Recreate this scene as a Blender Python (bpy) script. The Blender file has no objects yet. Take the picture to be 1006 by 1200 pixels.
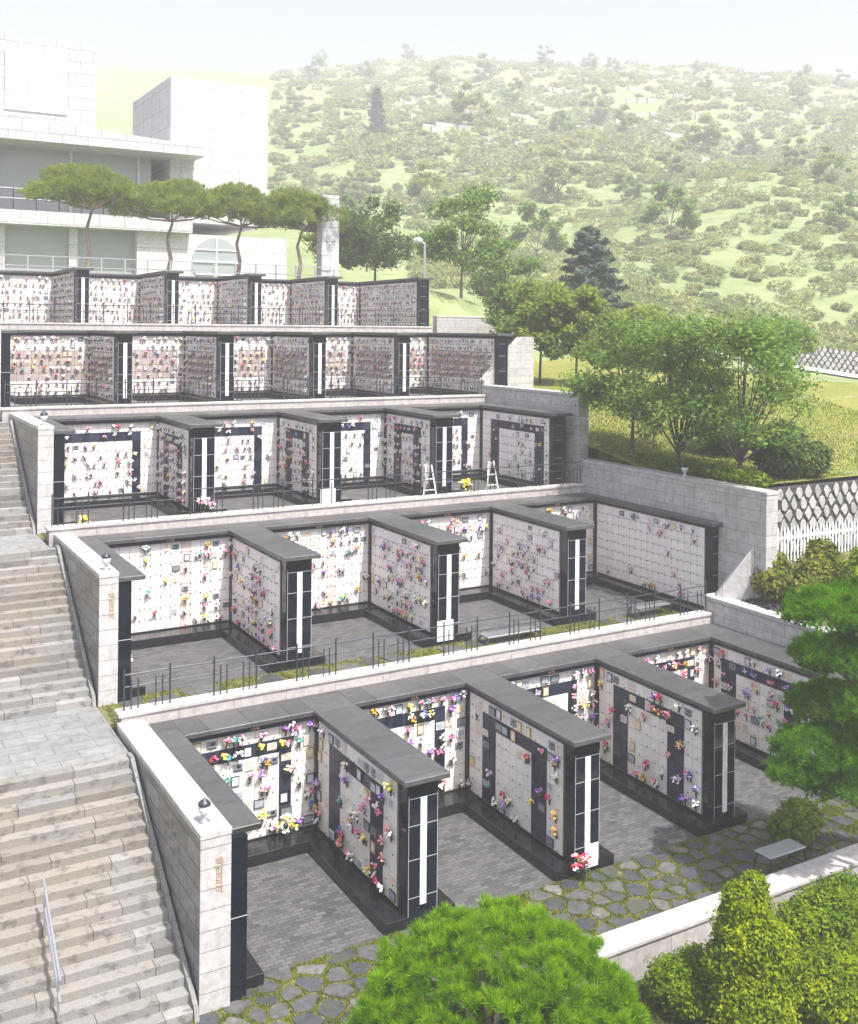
import bpy, math, random
import numpy as np
from mathutils import Vector, Matrix
R = math.radians
scene = bpy.context.scene
COL = scene.collection
rng = random.Random(7)

# ------------------------------------------------------------------ camera, sky, sun, exposure
CAMZ = 12.3
cd = bpy.data.cameras.new("camera")
cam = bpy.data.objects.new("camera", cd)
COL.objects.link(cam)
cd.sensor_fit = 'HORIZONTAL'
cd.sensor_width = 36.0
cd.lens = 36.0 * 1238.9 / 1006.0
cd.shift_y = -(600 - 385.1) / 1006.0
cd.clip_start = 0.1
cd.clip_end = 3000
yaw, roll = R(29.966), R(0.517)
f_ = Vector((math.sin(yaw), math.cos(yaw), 0)); r_ = Vector((math.cos(yaw), -math.sin(yaw), 0)); u_ = Vector((0, 0, 1))
r2 = r_ * math.cos(roll) + u_ * math.sin(roll); u2 = -r_ * math.sin(roll) + u_ * math.cos(roll)
cam.matrix_world = Matrix(((r2.x, u2.x, -f_.x, 0), (r2.y, u2.y, -f_.y, 0), (r2.z, u2.z, -f_.z, CAMZ), (0, 0, 0, 1)))
scene.camera = cam

SUN_DIR = Vector((0.10, -0.53, 1.0)).normalized()
world = bpy.data.worlds.new("World"); scene.world = world
world.use_nodes = True
wn = world.node_tree
bg = wn.nodes['Background']
sky = wn.nodes.new('ShaderNodeTexSky')
sky.sky_type = 'NISHITA'; sky.sun_disc = False
sky.sun_elevation = math.asin(SUN_DIR.z)
sky.sun_rotation = math.atan2(SUN_DIR.x, SUN_DIR.y)
sky.air_density = 0.8; sky.dust_density = 5.0; sky.ozone_density = 0.6
wn.links.new(sky.outputs[0], bg.inputs[0])
bg.inputs[1].default_value = 0.15
sl = bpy.data.lights.new("sun", 'SUN')
sl.energy = 5.0; sl.angle = R(0.5); sl.color = (1.0, 0.965, 0.91)
so = bpy.data.objects.new("sun", sl); COL.objects.link(so)
so.rotation_euler = SUN_DIR.to_track_quat('Z', 'Y').to_euler()
so.location = (0, 0, 60)
scene.view_settings.view_transform = 'Standard'
scene.view_settings.look = 'None'
scene.view_settings.exposure = 1.08
scene.view_settings.gamma = 1.0
scene.cycles.use_denoising = True
HAZE = 0.0020

# ------------------------------------------------------------------ helpers
class MB:
    """collects faces and links them as ONE mesh object"""
    def __init__(self):
        self.v = []; self.f = []; self.m = []
    def face(self, pts, m=0):
        n = len(self.v); self.v += [tuple(p) for p in pts]; self.f.append(tuple(range(n, n + len(pts)))); self.m.append(m)
    def add(self, vs, fs, m=0):
        n = len(self.v); self.v += [tuple(p) for p in vs]
        for f in fs: self.f.append(tuple(i + n for i in f)); self.m.append(m)
    def box(self, x0, x1, y0, y1, z0, z1, m=0):
        vs = [(x0, y0, z0), (x1, y0, z0), (x1, y1, z0), (x0, y1, z0), (x0, y0, z1), (x1, y0, z1), (x1, y1, z1), (x0, y1, z1)]
        self.add(vs, [(0, 3, 2, 1), (4, 5, 6, 7), (0, 1, 5, 4), (1, 2, 6, 5), (2, 3, 7, 6), (3, 0, 4, 7)], m)
    def prism(self, poly, a0, a1, axis, m=0):
        """poly of 2D points, extruded along axis ('x': (y,z); 'y': (x,z); 'z': (x,y))"""
        def P(p, a): return {'x': (a, p[0], p[1]), 'y': (p[0], a, p[1]), 'z': (p[0], p[1], a)}[axis]
        n = len(poly)
        vs = [P(p, a0) for p in poly] + [P(p, a1) for p in poly]
        self.add(vs, [tuple(range(n))[::-1], tuple(range(n, 2 * n))] + [(i, (i + 1) % n, n + (i + 1) % n, n + i) for i in range(n)], m)
    def tube(self, p0, p1, r0, r1=None, n=8, m=0, cap=True):
        r1 = r0 if r1 is None else r1
        p0 = Vector(p0); p1 = Vector(p1); d = (p1 - p0)
        if d.length < 1e-6: return
        d.normalize()
        a = d.orthogonal().normalized(); b = d.cross(a)
        vs = []
        for p, r in ((p0, r0), (p1, r1)):
            for k in range(n):
                t = 2 * math.pi * k / n
                vs.append(p + (a * math.cos(t) + b * math.sin(t)) * r)
        fs = [(k, (k + 1) % n, n + (k + 1) % n, n + k) for k in range(n)]
        if cap: fs += [tuple(range(n))[::-1], tuple(range(n, 2 * n))]
        self.add(vs, fs, m)
    def limb(self, pts, rads, n=7, m=0):
        for i in range(len(pts) - 1): self.tube(pts[i], pts[i + 1], rads[i], rads[i + 1], n, m)
    def lathe(self, prof, c, n=12, m=0):
        vs = []; k = len(prof)
        for r, z in prof:
            for j in range(n):
                t = 2 * math.pi * j / n
                vs.append((c[0] + r * math.cos(t), c[1] + r * math.sin(t), c[2] + z))
        fs = []
        for i in range(k - 1):
            for j in range(n):
                fs.append((i * n + j, i * n + (j + 1) % n, (i + 1) * n + (j + 1) % n, (i + 1) * n + j))
        fs.append(tuple(range(n))[::-1]); fs.append(tuple(range((k - 1) * n, k * n)))
        self.add(vs, fs, m)
    def blob(self, c, r, m=0, sq=1.0):
        """small faceted bud"""
        x, y, z = c; q = r * .72
        vs = [(x, y, z + r * sq), (x + r, y, z + q * .2), (x, y + r, z - q * .2), (x - r, y, z + q * .2), (x, y - r, z - q * .2), (x, y, z - r * sq)]
        self.add(vs, [(0, 1, 2), (0, 2, 3), (0, 3, 4), (0, 4, 1), (5, 2, 1), (5, 3, 2), (5, 4, 3), (5, 1, 4)], m)
    def build(self, name, mats, parent=None, bevel=0.0, smooth=False, off=None):
        o0 = Vector((0, 0, 0))
        if off is not None: o0 = Vector(off)
        elif parent is not None: o0 = base_of(parent)
        me = bpy.data.meshes.new(name)
        me.from_pydata([(v[0] - o0.x, v[1] - o0.y, v[2] - o0.z) for v in self.v], [], self.f)
        if not isinstance(mats, (list, tuple)): mats = [mats]
        for mt in mats: me.materials.append(mt)
        if len(mats) > 1: me.polygons.foreach_set('material_index', self.m)
        if smooth: me.polygons.foreach_set('use_smooth', [True] * len(self.f))
        me.update()
        o = bpy.data.objects.new(name, me); COL.objects.link(o)
        if parent is not None: o.parent = parent
        elif off is not None: o.location = off
        if bevel:
            b = o.modifiers.new('bevel', 'BEVEL'); b.width = bevel; b.segments = 1; b.limit_method = 'ANGLE'
        return o

def base_of(o):
    p = Vector((0, 0, 0))
    while o is not None:
        p = p + Vector(o.location); o = o.parent
    return p

def tag(o, label=None, cat=None, group=None, kind=None):
    if label: o['label'] = label
    if cat: o['category'] = cat
    if group: o['group'] = group
    if kind: o['kind'] = kind
    return o

def thing(name, label, cat, loc=(0, 0, 0), group=None):
    o = bpy.data.objects.new(name, None); COL.objects.link(o)
    o.location = loc; o.empty_display_size = 0.2; o['kind'] = 'thing'
    return tag(o, label, cat, group)

def struct(name, mb, mats, bevel=0.0, kind='structure', label=None):
    o = mb.build(name, mats, None, bevel)
    o['kind'] = kind
    o['label'] = label or (name.replace('_', ' ') + ' of the memorial park')
    return o

def copy_tree(o, parent=None):
    kids = list(o.children)
    c = o.copy(); COL.objects.link(c)
    if parent is not None: c.parent = parent
    for k in kids: copy_tree(k, c)
    return c

def np_mesh(name, V, nper, mats, parent=None, off=None, mi=None, smooth=False):
    """V: (n, nper, 3) separate polygons"""
    V = np.asarray(V, np.float32)
    o0 = Vector((0, 0, 0))
    if off is not None: o0 = Vector(off)
    elif parent is not None: o0 = base_of(parent)
    V = V - np.array(o0, np.float32)
    n = V.shape[0]
    me = bpy.data.meshes.new(name)
    me.vertices.add(n * nper); me.vertices.foreach_set('co', V.reshape(-1))
    me.loops.add(n * nper); me.loops.foreach_set('vertex_index', np.arange(n * nper, dtype=np.int32))
    me.polygons.add(n)
    me.polygons.foreach_set('loop_start', np.arange(n, dtype=np.int32) * nper)
    if not isinstance(mats, (list, tuple)): mats = [mats]
    for mt in mats: me.materials.append(mt)
    if mi is not None: me.polygons.foreach_set('material_index', np.asarray(mi, np.int32))
    me.update(calc_edges=True)
    me.validate()
    o = bpy.data.objects.new(name, me); COL.objects.link(o)
    if parent is not None: o.parent = parent
    elif off is not None: o.location = off
    return o

# ------------------------------------------------------------------ materials
def nmat(name):
    m = bpy.data.materials.new(name); m.use_nodes = True
    nt = m.node_tree
    return m, nt, nt.nodes, nt.links, nt.nodes['Principled BSDF']

def mixc(nt, fac, a, b, mode='MIX'):
    n = nt.nodes.new('ShaderNodeMix'); n.data_type = 'RGBA'; n.blend_type = mode
    for s, v in ((n.inputs[0], fac), (n.inputs[6], a), (n.inputs[7], b)):
        if hasattr(v, 'is_output'): nt.links.new(v, s)
        elif isinstance(v, (int, float)): s.default_value = v
        else: s.default_value = (v[0], v[1], v[2], 1)
    return n.outputs[2]

def ramp(nt, src, p0, p1, c0=(0, 0, 0), c1=(1, 1, 1)):
    n = nt.nodes.new('ShaderNodeValToRGB')
    n.color_ramp.elements[0].position = p0; n.color_ramp.elements[1].position = p1
    n.color_ramp.elements[0].color = (*c0, 1); n.color_ramp.elements[1].color = (*c1, 1)
    nt.links.new(src, n.inputs[0]); return n.outputs[0]

def noise(nt, scale, detail=4, vec=None, rough=.6):
    n = nt.nodes.new('ShaderNodeTexNoise'); n.inputs['Scale'].default_value = scale
    n.inputs['Detail'].default_value = detail; n.inputs['Roughness'].default_value = rough
    if vec is not None: nt.links.new(vec, n.inputs['Vector'])
    return n.outputs['Fac']

def objco(nt):
    return nt.nodes.new('ShaderNodeTexCoord').outputs['Object']

def uvz(nt, co, mode):
    """2D vector for joints: 'wall' -> (x+y, z), 'x' -> (x, .5), 'y' -> (y, .5), 'floor' -> (x, y)"""
    s = nt.nodes.new('ShaderNodeSeparateXYZ'); nt.links.new(co, s.inputs[0])
    c = nt.nodes.new('ShaderNodeCombineXYZ')
    if mode == 'wall':
        a = nt.nodes.new('ShaderNodeMath'); a.operation = 'ADD'
        nt.links.new(s.outputs[0], a.inputs[0]); nt.links.new(s.outputs[1], a.inputs[1])
        o_ = nt.nodes.new('ShaderNodeMath'); o_.operation = 'ADD'; o_.inputs[1].default_value = 1.43; nt.links.new(a.outputs[0], o_.inputs[0])
        nt.links.new(o_.outputs[0], c.inputs[0]); nt.links.new(s.outputs[2], c.inputs[1])
    elif mode == 'floor':
        nt.links.new(s.outputs[0], c.inputs[0]); nt.links.new(s.outputs[1], c.inputs[1])
    else:
        nt.links.new(s.outputs[0 if mode == 'x' else 1], c.inputs[0]); c.inputs[1].default_value = 5.0
    return c.outputs[0]

def bump(nt, h, bs, strength=.3, dist=.02):
    b = nt.nodes.new('ShaderNodeBump'); b.inputs['Strength'].default_value = strength; b.inputs['Distance'].default_value = dist
    nt.links.new(h, b.inputs['Height']); nt.links.new(b.outputs[0], bs.inputs['Normal'])

def stone(name, col, rough=.55, blocks=None, mode='wall', mortar=.006, speck=.25, stain=.35, stain_col=None, spec=.4, streak=False, tone=.12, joint=None):
    m, nt, N, L, bs = nmat(name)
    co = objco(nt)
    fine = noise(nt, 90, 2, co)
    big = noise(nt, .9, 5, co)
    c = mixc(nt, ramp(nt, fine, .35, .7), [x * (1 - speck) for x in col], [min(1, x * (1 + speck * .6)) for x in col])
    c = mixc(nt, 1.0, c, ramp(nt, noise(nt, 5.5, 4, co), .3, .7, (.74,) * 3, (1.12,) * 3), 'MULTIPLY')
    sc = stain_col or [x * .55 for x in col]
    st = ramp(nt, big, .48, .72, (0, 0, 0), (stain, stain, stain))
    c = mixc(nt, st, c, sc)
    if streak:
        mp = N.new('ShaderNodeMapping'); mp.inputs['Scale'].default_value = (5, 5, .35); L.new(co, mp.inputs[0])
        s2 = noise(nt, 1.0, 4, mp.outputs[0])
        c = mixc(nt, ramp(nt, s2, .55, .8, (0, 0, 0), (.45, .45, .45)), c, [x * .5 for x in col])
    if blocks:
        b = N.new('ShaderNodeTexBrick'); L.new(uvz(nt, co, mode), b.inputs['Vector'])
        b.inputs['Scale'].default_value = 1; b.inputs['Brick Width'].default_value = blocks[0]; b.inputs['Row Height'].default_value = blocks[1]
        b.inputs['Mortar Size'].default_value = mortar; b.inputs['Mortar Smooth'].default_value = .2
        b.offset = blocks[2] if len(blocks) > 2 else .5
        b.inputs['Color1'].default_value = (1 - tone,) * 3 + (1,); b.inputs['Color2'].default_value = (1, 1, 1, 1)
        b.inputs['Mortar'].default_value = (*(joint or (.35, .34, .34)), 1)
        c = mixc(nt, 1.0, c, b.outputs['Color'], 'MULTIPLY')
        inv = N.new('ShaderNodeMath'); inv.operation = 'SUBTRACT'; inv.inputs[0].default_value = 1; L.new(b.outputs['Fac'], inv.inputs[1])
        bump(nt, inv.outputs[0], bs, .5, .01)
    L.new(c, bs.inputs['Base Color'])
    rr = ramp(nt, big, .3, .7, (rough * .8,) * 3, (min(1, rough * 1.2),) * 3)
    L.new(rr, bs.inputs['Roughness'])
    bs.inputs['Specular IOR Level'].default_value = spec
    return m

def island(name, cols, rough=.6, fine=30, amt=.2, spec=.4, transl=0.0, stain=None, patch=None, streak=None):
    """colour picked per separate piece of the mesh, with a fine grain"""
    m, nt, N, L, bs = nmat(name)
    g = N.new('ShaderNodeNewGeometry')
    cr = N.new('ShaderNodeValToRGB')
    while len(cr.color_ramp.elements) < len(cols): cr.color_ramp.elements.new(.5)
    for i, c in enumerate(cols):
        e = cr.color_ramp.elements[i]; e.position = i / max(1, len(cols) - 1); e.color = (*c, 1)
    L.new(g.outputs['Random Per Island'], cr.inputs[0])
    c = cr.outputs[0]
    if amt:
        nz = noise(nt, fine, 3, objco(nt))
        c = mixc(nt, 1.0, c, ramp(nt, nz, .3, .75, (1 - amt,) * 3, (1 + amt * .3,) * 3), 'MULTIPLY')
    if stain:
        nz2 = noise(nt, stain[0], 5, objco(nt))
        c = mixc(nt, ramp(nt, nz2, .5, .6, (0, 0, 0), (stain[2],) * 3), c, stain[1])
    if patch:
        nz3 = noise(nt, patch[0], 3, objco(nt))
        c = mixc(nt, 1.0, c, ramp(nt, nz3, .36, .66, patch[1], patch[2]), 'MULTIPLY')
    if streak:
        mp = N.new('ShaderNodeMapping'); mp.inputs['Scale'].default_value = (4, 4.3, 5.1); L.new(objco(nt), mp.inputs[0])
        s4 = noise(nt, 1.0, 4, mp.outputs[0])
        c = mixc(nt, ramp(nt, s4, .53, .64, (0, 0, 0), (streak[1],) * 3), c, streak[0])
    L.new(c, bs.inputs['Base Color'])
    bs.inputs['Roughness'].default_value = rough
    bs.inputs['Specular IOR Level'].default_value = spec
    if transl:
        t = N.new('ShaderNodeBsdfTranslucent'); L.new(c, t.inputs[0])
        mx = N.new('ShaderNodeMixShader'); mx.inputs[0].default_value = transl
        L.new(bs.outputs[0], mx.inputs[1]); L.new(t.outputs[0], mx.inputs[2])
        L.new(mx.outputs[0], N['Material Output'].inputs[0])
    return m

def plain(name, col, rough=.5, metal=0.0, spec=.5, nz=0.1, scale=40):
    m, nt, N, L, bs = nmat(name)
    c = mixc(nt, noise(nt, scale, 3, objco(nt)), [x * (1 - nz) for x in col], [min(1, x * (1 + nz)) for x in col])
    L.new(c, bs.inputs['Base Color'])
    bs.inputs['Roughness'].default_value = rough; bs.inputs['Metallic'].default_value = metal
    bs.inputs['Specular IOR Level'].default_value = spec
    return m

M = {}
M['granite'] = stone('pale_granite', (.54, .53, .53), .5, (.95, .37), 'wall', .007, .22, .3, streak=True, tone=.16)
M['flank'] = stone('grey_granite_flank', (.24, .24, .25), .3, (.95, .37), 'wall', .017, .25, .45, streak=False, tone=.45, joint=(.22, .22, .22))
M['granite_end'] = stone('pale_granite_end', (.54, .525, .53), .5, (3.0, .37, 0), 'wall', .007, .2, .2, streak=True, tone=.1)
M['coping_x'] = stone('pale_coping_long', (.54, .515, .51), .5, (1.35, 10, 0), 'x', .006, .2, .25, tone=.14)
M['coping_y'] = stone('pale_coping_deep', (.55, .54, .545), .45, (1.3, 10, 0), 'y', .006, .22, .3, tone=.14)
M['face_x'] = stone('pale_facing_long', (.50, .47, .465), .5, (1.35, 10, 0), 'x', .008, .15, .2, streak=True, tone=.12)
M['cap_x'] = stone('grey_cap_long', (.115, .115, .122), .42, (1.0, 10, 0), 'x', .012, .4, .6, spec=.55, tone=.4, joint=(.25, .25, .25))
M['cap_y'] = stone('grey_cap_deep', (.11, .113, .118), .42, (1.05, 10, 0), 'y', .012, .4, .6, spec=.55, tone=.4, joint=(.25, .25, .25))
M['black'] = stone('black_granite', (.005, .008, .018), .1, None, speck=.3, stain=.3, stain_col=(.018, .022, .032), spec=.25)
M['black2'] = stone('black_granite_plinth', (.010, .012, .016), .16, (1.1, 10, 0), 'wall', .005, .3, .3, stain_col=(.03, .033, .035), spec=.3, joint=(1.0, 1.0, 1.0))
M['joint'] = plain('pale_joint', (.42, .44, .47), .6)
M['marble'] = stone('white_marble', (.78, .77, .78), .35, None, speck=.05, stain=.2, stain_col=(.62, .62, .64))
M['backing'] = plain('niche_backing', (.16, .15, .15), .7)
M['door_cream'] = island('niche_door_cream', [(.74, .71, .67), (.79, .77, .73), (.83, .81, .77), (.77, .75, .71)], .38, 14, .06)
M['door_pink'] = island('niche_door_rosy', [(.78, .74, .73), (.82, .78, .77), (.85, .81, .80)], .38, 14, .06)
M['door_rose'] = island('niche_door_rose', [(.64, .51, .50), (.68, .55, .53)], .38, 14, .08)
M['door_dark'] = island('niche_door_dark', [(.012, .016, .042), (.028, .034, .07), (.05, .056, .09), (.018, .024, .056)], .3, 45, .45, .12)
M['door_brown'] = island('niche_door_brown', [(.40, .33, .32), (.46, .39, .37), (.35, .29, .28)], .4, 14, .15)
M['lock'] = plain('dark_bronze', (.05, .045, .04), .4, .3)
M['steel'] = plain('brushed_steel', (.55, .57, .60), .32, .9)
M['rail'] = plain('dark_steel_rail', (.045, .05, .065), .4, .4)
M['glassdark'] = plain('dark_glass', (.02, .025, .03), .06, 0, .7)
M['lampglass'] = plain('clear_lantern_glass', (.55, .60, .62), .1, 0, .8)
M['gold'] = plain('gold_lettering', (.42, .26, .12), .4, .3)
M['ink'] = plain('grey_lettering', (.52, .52, .54), .6)
M['paper'] = plain('sign_paper', (.72, .80, .78), .5, nz=.03)
M['mint'] = plain('mint_print', (.35, .55, .52), .6)
M['wood'] = plain('white_timber', (.75, .73, .70), .5)
M['whitepaint'] = plain('white_paint', (.78, .80, .82), .45)
M['bark'] = island('bark', [(.07, .055, .045), (.11, .085, .07)], .9, 12, .4)
M['palebark'] = island('pale_bark', [(.22, .17, .14), (.30, .25, .2)], .9, 12, .3)
M['stairs'] = island('weathered_step_stone', [(.14, .14, .135), (.21, .21, .203), (.29, .29, .286), (.175, .173, .168), (.25, .243, .227), (.20, .204, .206)], .8, 38, .25, stain=(.42, (.24, .19, .135), .3), streak=((.075, .07, .065), .6))
M['landing'] = stone('landing_stone', (.25, .26, .26), .7, (.9, .45), 'floor', .007, .25, .5, tone=.2)
M['flag'] = island('flagstone', [(.035, .042, .055), (.06, .066, .078), (.11, .11, .115), (.045, .052, .065), (.17, .165, .155)], .7, 8, .5, stain=(2.2, (.06, .065, .03), .6))
M['stone_white'] = island('pale_wall_stone', [(.36, .36, .36), (.46, .45, .44), (.30, .30, .30)], .8, 10, .25)
M['mortar'] = plain('dark_mortar', (.045, .045, .05), .9)

def paver():
    m, nt, N, L, bs = nmat('grey_pavers')
    co = objco(nt)
    b = N.new('ShaderNodeTexBrick'); L.new(uvz(nt, co, 'floor'), b.inputs['Vector'])
    b.inputs['Scale'].default_value = 1; b.inputs['Brick Width'].default_value = .23; b.inputs['Row Height'].default_value = .115
    b.inputs['Mortar Size'].default_value = .008; b.inputs['Mortar Smooth'].default_value = .3; b.inputs['Bias'].default_value = 0
    b.inputs['Color1'].default_value = (.04, .042, .05, 1); b.inputs['Color2'].default_value = (.115, .115, .12, 1); b.inputs['Mortar'].default_value = (.022, .022, .022, 1)
    big = noise(nt, 1.1, 5, co)
    c = mixc(nt, ramp(nt, big, .35, .7, (0, 0, 0), (.55, .55, .55)), b.outputs['Color'], (.085, .083, .085))
    fine = noise(nt, 60, 3, co)
    c = mixc(nt, 1.0, c, ramp(nt, fine, .3, .7, (.7,) * 3, (1.15,) * 3), 'MULTIPLY')
    L.new(c, bs.inputs['Base Color']); bs.inputs['Roughness'].default_value = .75
    inv = N.new('ShaderNodeMath'); inv.operation = 'SUBTRACT'; inv.inputs[0].default_value = 1; L.new(b.outputs['Fac'], inv.inputs[1])
    bump(nt, inv.outputs[0], bs, .6, .012)
    return m
M['paver'] = paver()

def earth(name, cols, s1=2.0, s2=25):
    m, nt, N, L, bs = nmat(name)
    co = objco(nt)
    a = noise(nt, s1, 6, co); b = noise(nt, s2, 4, co)
    c = mixc(nt, ramp(nt, a, .38, .62), cols[0], cols[1])
    c = mixc(nt, ramp(nt, b, .45, .7), c, cols[2])
    L.new(c, bs.inputs['Base Color']); bs.inputs['Roughness'].default_value = .95; bs.inputs['Specular IOR Level'].default_value = .1
    bump(nt, b, bs, .6, .05)
    return m
M['soil'] = earth('grassy_soil', ((.11, .125, .035), (.21, .175, .105), (.075, .085, .03)))
M['drygrass'] = earth('dry_lawn', ((.19, .16, .085), (.12, .12, .045), (.25, .21, .12)), 1.2)
M['valley'] = earth('valley_green', ((.03, .045, .012), (.05, .06, .02), (.02, .03, .01)), .08, 1.0)
M['hill'] = earth('hillside_meadow', ((.18, .225, .10), (.235, .27, .13), (.14, .185, .075)), .09, .5)
M['slope'] = earth('mown_slope', ((.16, .19, .035), (.24, .22, .075), (.095, .13, .025)), .5, 8)
M['plaza'] = plain('pale_plaza_paving', (.42, .41, .40), .8)
M['road'] = plain('pale_concrete', (.5, .5, .49), .8)

def leafmat(name, cols, transl=.35, ps=1.6): return island(name, cols, .6, 3, .1, .08, transl, patch=(ps, (.62, .72, .7), (1.25, 1.15, .9)))
M['leaf_round'] = leafmat('pine_needles_bright', [(.10, .25, .002), (.16, .35, .003), (.24, .44, .005), (.32, .50, .012)], .45, 3.0)
M['leaf_pine'] = leafmat('pine_needles_deep', [(.05, .16, .008), (.09, .25, .010), (.15, .35, .012), (.22, .42, .018)], .42, 1.4)
M['leaf_yellow'] = leafmat('yew_leaves', [(.13, .21, .004), (.22, .31, .007), (.33, .40, .012), (.09, .16, .004)], .4)
M['leaf_hedge'] = leafmat('hedge_leaves', [(.09, .17, .006), (.16, .25, .008), (.24, .32, .012)], .35)
M['leaf_shrub'] = leafmat('shrub_leaves', [(.10, .14, .015), (.17, .21, .025), (.23, .22, .035), (.07, .10, .015)], .35)
M['leaf_tree'] = leafmat('tree_leaves', [(.13, .23, .05), (.19, .32, .07), (.27, .40, .09), (.11, .20, .05)], .5, 1.2)
M['leaf_light'] = leafmat('light_tree_leaves', [(.18, .27, .045), (.26, .35, .06), (.34, .40, .085)], .5, 1.0)
M['leaf_dark'] = leafmat('dark_tree_leaves', [(.06, .12, .035), (.10, .17, .05), (.15, .23, .06)], .45, 1.0)
M['leaf_blue'] = leafmat('blue_conifer_needles', [(.07, .115, .10), (.10, .15, .125), (.14, .19, .15)], .3)
M['leaf_scrub_hazed'] = leafmat('haze_paled_scrub_leaves', [(.26, .31, .13), (.33, .38, .17), (.39, .42, .21), (.22, .28, .11)], .5, .3)  # paleness of hazy distance mixed into the leaf colour
M['leaf_mauve'] = leafmat('mauve_ground_leaves', [(.05, .045, .07), (.09, .08, .10)], .2)
M['grass'] = leafmat('grass_blades', [(.13, .19, .02), (.20, .25, .035), (.28, .28, .07), (.10, .16, .02)], .35)

# ------------------------------------------------------------------ terrace data (metres; x along the terraces, y uphill)
T = [dict(z=0.0, Yf=18.74, Yb=23.30, w=1.08, xl=7.19, fins=[10.34, 14.63, 18.92], xr=23.32, xR=24.48, Yrf=18.9, back=24.38, sx=(5.95, 6.53), sy=18.31, nm='front terrace'),
     dict(z=3.0, Yf=26.54, Yb=30.95, w=1.10, xl=7.09, fins=[10.85, 15.61, 20.37], xr=25.0, xR=25.42, Yrf=24.9, back=32.0, sx=(5.95, 6.42), sy=26.30, nm='second terrace'),
     dict(z=6.0, Yf=33.71, Yb=37.74, w=1.10, xl=6.83, fins=[10.47, 15.09, 19.70], xr=24.3, xR=25.2, Yrf=32.5, back=39.0, sx=(5.72, 6.18), sy=33.45, nm='third terrace'),
     dict(z=9.0, Yf=42.27, Yb=47.09, w=0.96, xl=6.41, fins=[10.05, 14.27, 18.49, 22.71], xr=27.02, xR=27.9, Yrf=40.5, back=48.4, sx=(5.4, 5.85), sy=42.0, nm='fourth terrace'),
     dict(z=12.0, Yf=52.46, Yb=57.64, w=0.96, xl=6.80, fins=[10.53, 14.95, 19.37, 23.80], xr=28.3, xR=29.2, Yrf=50.2, back=58.7, sx=(5.6, 6.05), sy=52.2, nm='top terrace')]
H = 3.1
ORD = ['first', 'second', 'third', 'fourth', 'fifth', 'sixth', 'seventh', 'eighth', 'ninth', 'tenth', 'eleventh', 'twelfth', 'thirteenth', 'fourteenth', 'fifteenth',
       'sixteenth', 'seventeenth', 'eighteenth', 'nineteenth', 'twentieth', 'last', 'last', 'last', 'last', 'last']
NROW, CW, ZP0, ZP1 = 8, 0.305, 0.31, 2.86
CH = (ZP1 - ZP0) / NROW
PANELS = []      # every niche panel: where flowers and frames may hang

def panel(parent, tier, org, udir, normal, length, style, pname, deco=True):
    """niche panel: a backing slab and one raised door per niche with its bronze lock; org = corner at the panel's lower corner end"""
    z0 = T[tier]['z']
    nc = max(2, round(length / CW)); cw = length / nc
    u = Vector(udir); n = Vector(normal); org = Vector(org)
    mb = MB()
    def quadbox(a0, a1, b0, b1, d0, d1, m):
        P = lambda a, b, d: org + u * a + Vector((0, 0, b)) + n * d
        vs = [P(a0, b0, d0), P(a1, b0, d0), P(a1, b1, d0), P(a0, b1, d0), P(a0, b0, d1), P(a1, b0, d1), P(a1, b1, d1), P(a0, b1, d1)]
        fs = [(4, 5, 6, 7), (0, 1, 5, 4), (1, 2, 6, 5), (2, 3, 7, 6), (3, 0, 4, 7)]
        if u.cross(Vector((0, 0, 1))).dot(n) < 0: fs = [f[::-1] for f in fs]
        mb.add(vs, fs, m)
    quadbox(0, length, ZP0 - .02, ZP1 + .02, -.05, 0, 0)
    for c in range(nc):
        for r in range(NROW):
            k = style(c, r, nc)
            b1 = ZP1 - r * CH; b0 = b1 - CH
            g = .006
            quadbox(c * cw + g, (c + 1) * cw - g, b0 + g, b1 - g, 0, .012, k)
            if (c * 7 + r * 5) % 3 != 1:
                quadbox((c + .5) * cw - .02, (c + .5) * cw + .02, b0 + .03, b0 + .052, .012, .022, 5)
            if r > 0 and tier > 0: quadbox(c * cw - .016, c * cw + .016, b1 - .016, b1 + .016, .0121, .03, 5)
    o = mb.build('niche_panel', [M['backing'], M['door_cream'] if tier == 0 else M['door_pink'], M['door_dark'], M['door_rose'], M['door_brown'], M['lock']], parent)
    if deco: PANELS.append(dict(tier=tier, org=org, u=u, n=n, nc=nc, cw=cw, name=pname, z=z0))
    return o

def style_frame(b0, b1):
    """dark inverted U framed by pale columns: b0 pale columns at the corner end, b1 at the other"""
    def s(c, r, nc):
        if r == 0 or c < b0 or c >= nc - b1: return 1
        if r == 1: return 2
        if c < b0 + 2 or c >= nc - b1 - 2: return 2
        return 1
    return s
def style_back(c, r, nc):
    if r == 0 or c < 2: return 1
    if r == 1 or c == 2: return 2
    if c == nc - 2: return 2
    return 1
def style_plain(c, r, nc): return 3 if (c == nc // 3) else 1
def style_all(c, r, nc): return 1
def style_brown(c, r, nc):
    return 4 if 2 <= r <= 5 and 1 <= c < nc - 1 else 1

def fin_style(t): return [style_frame(2, 2), style_all, style_frame(2, 2), style_brown, style_all][t]
def bay_style(t): return [style_back, style_plain, style_back, style_brown, style_all][t]

def cap_fin(th, x0, x1, y0, y1, z, mat='cap_y'):
    mb = MB(); mb.box(x0, x1, y0, y1, z + H - .115, z + H)
    return mb.build('capstone', M[mat], th, .012)

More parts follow.
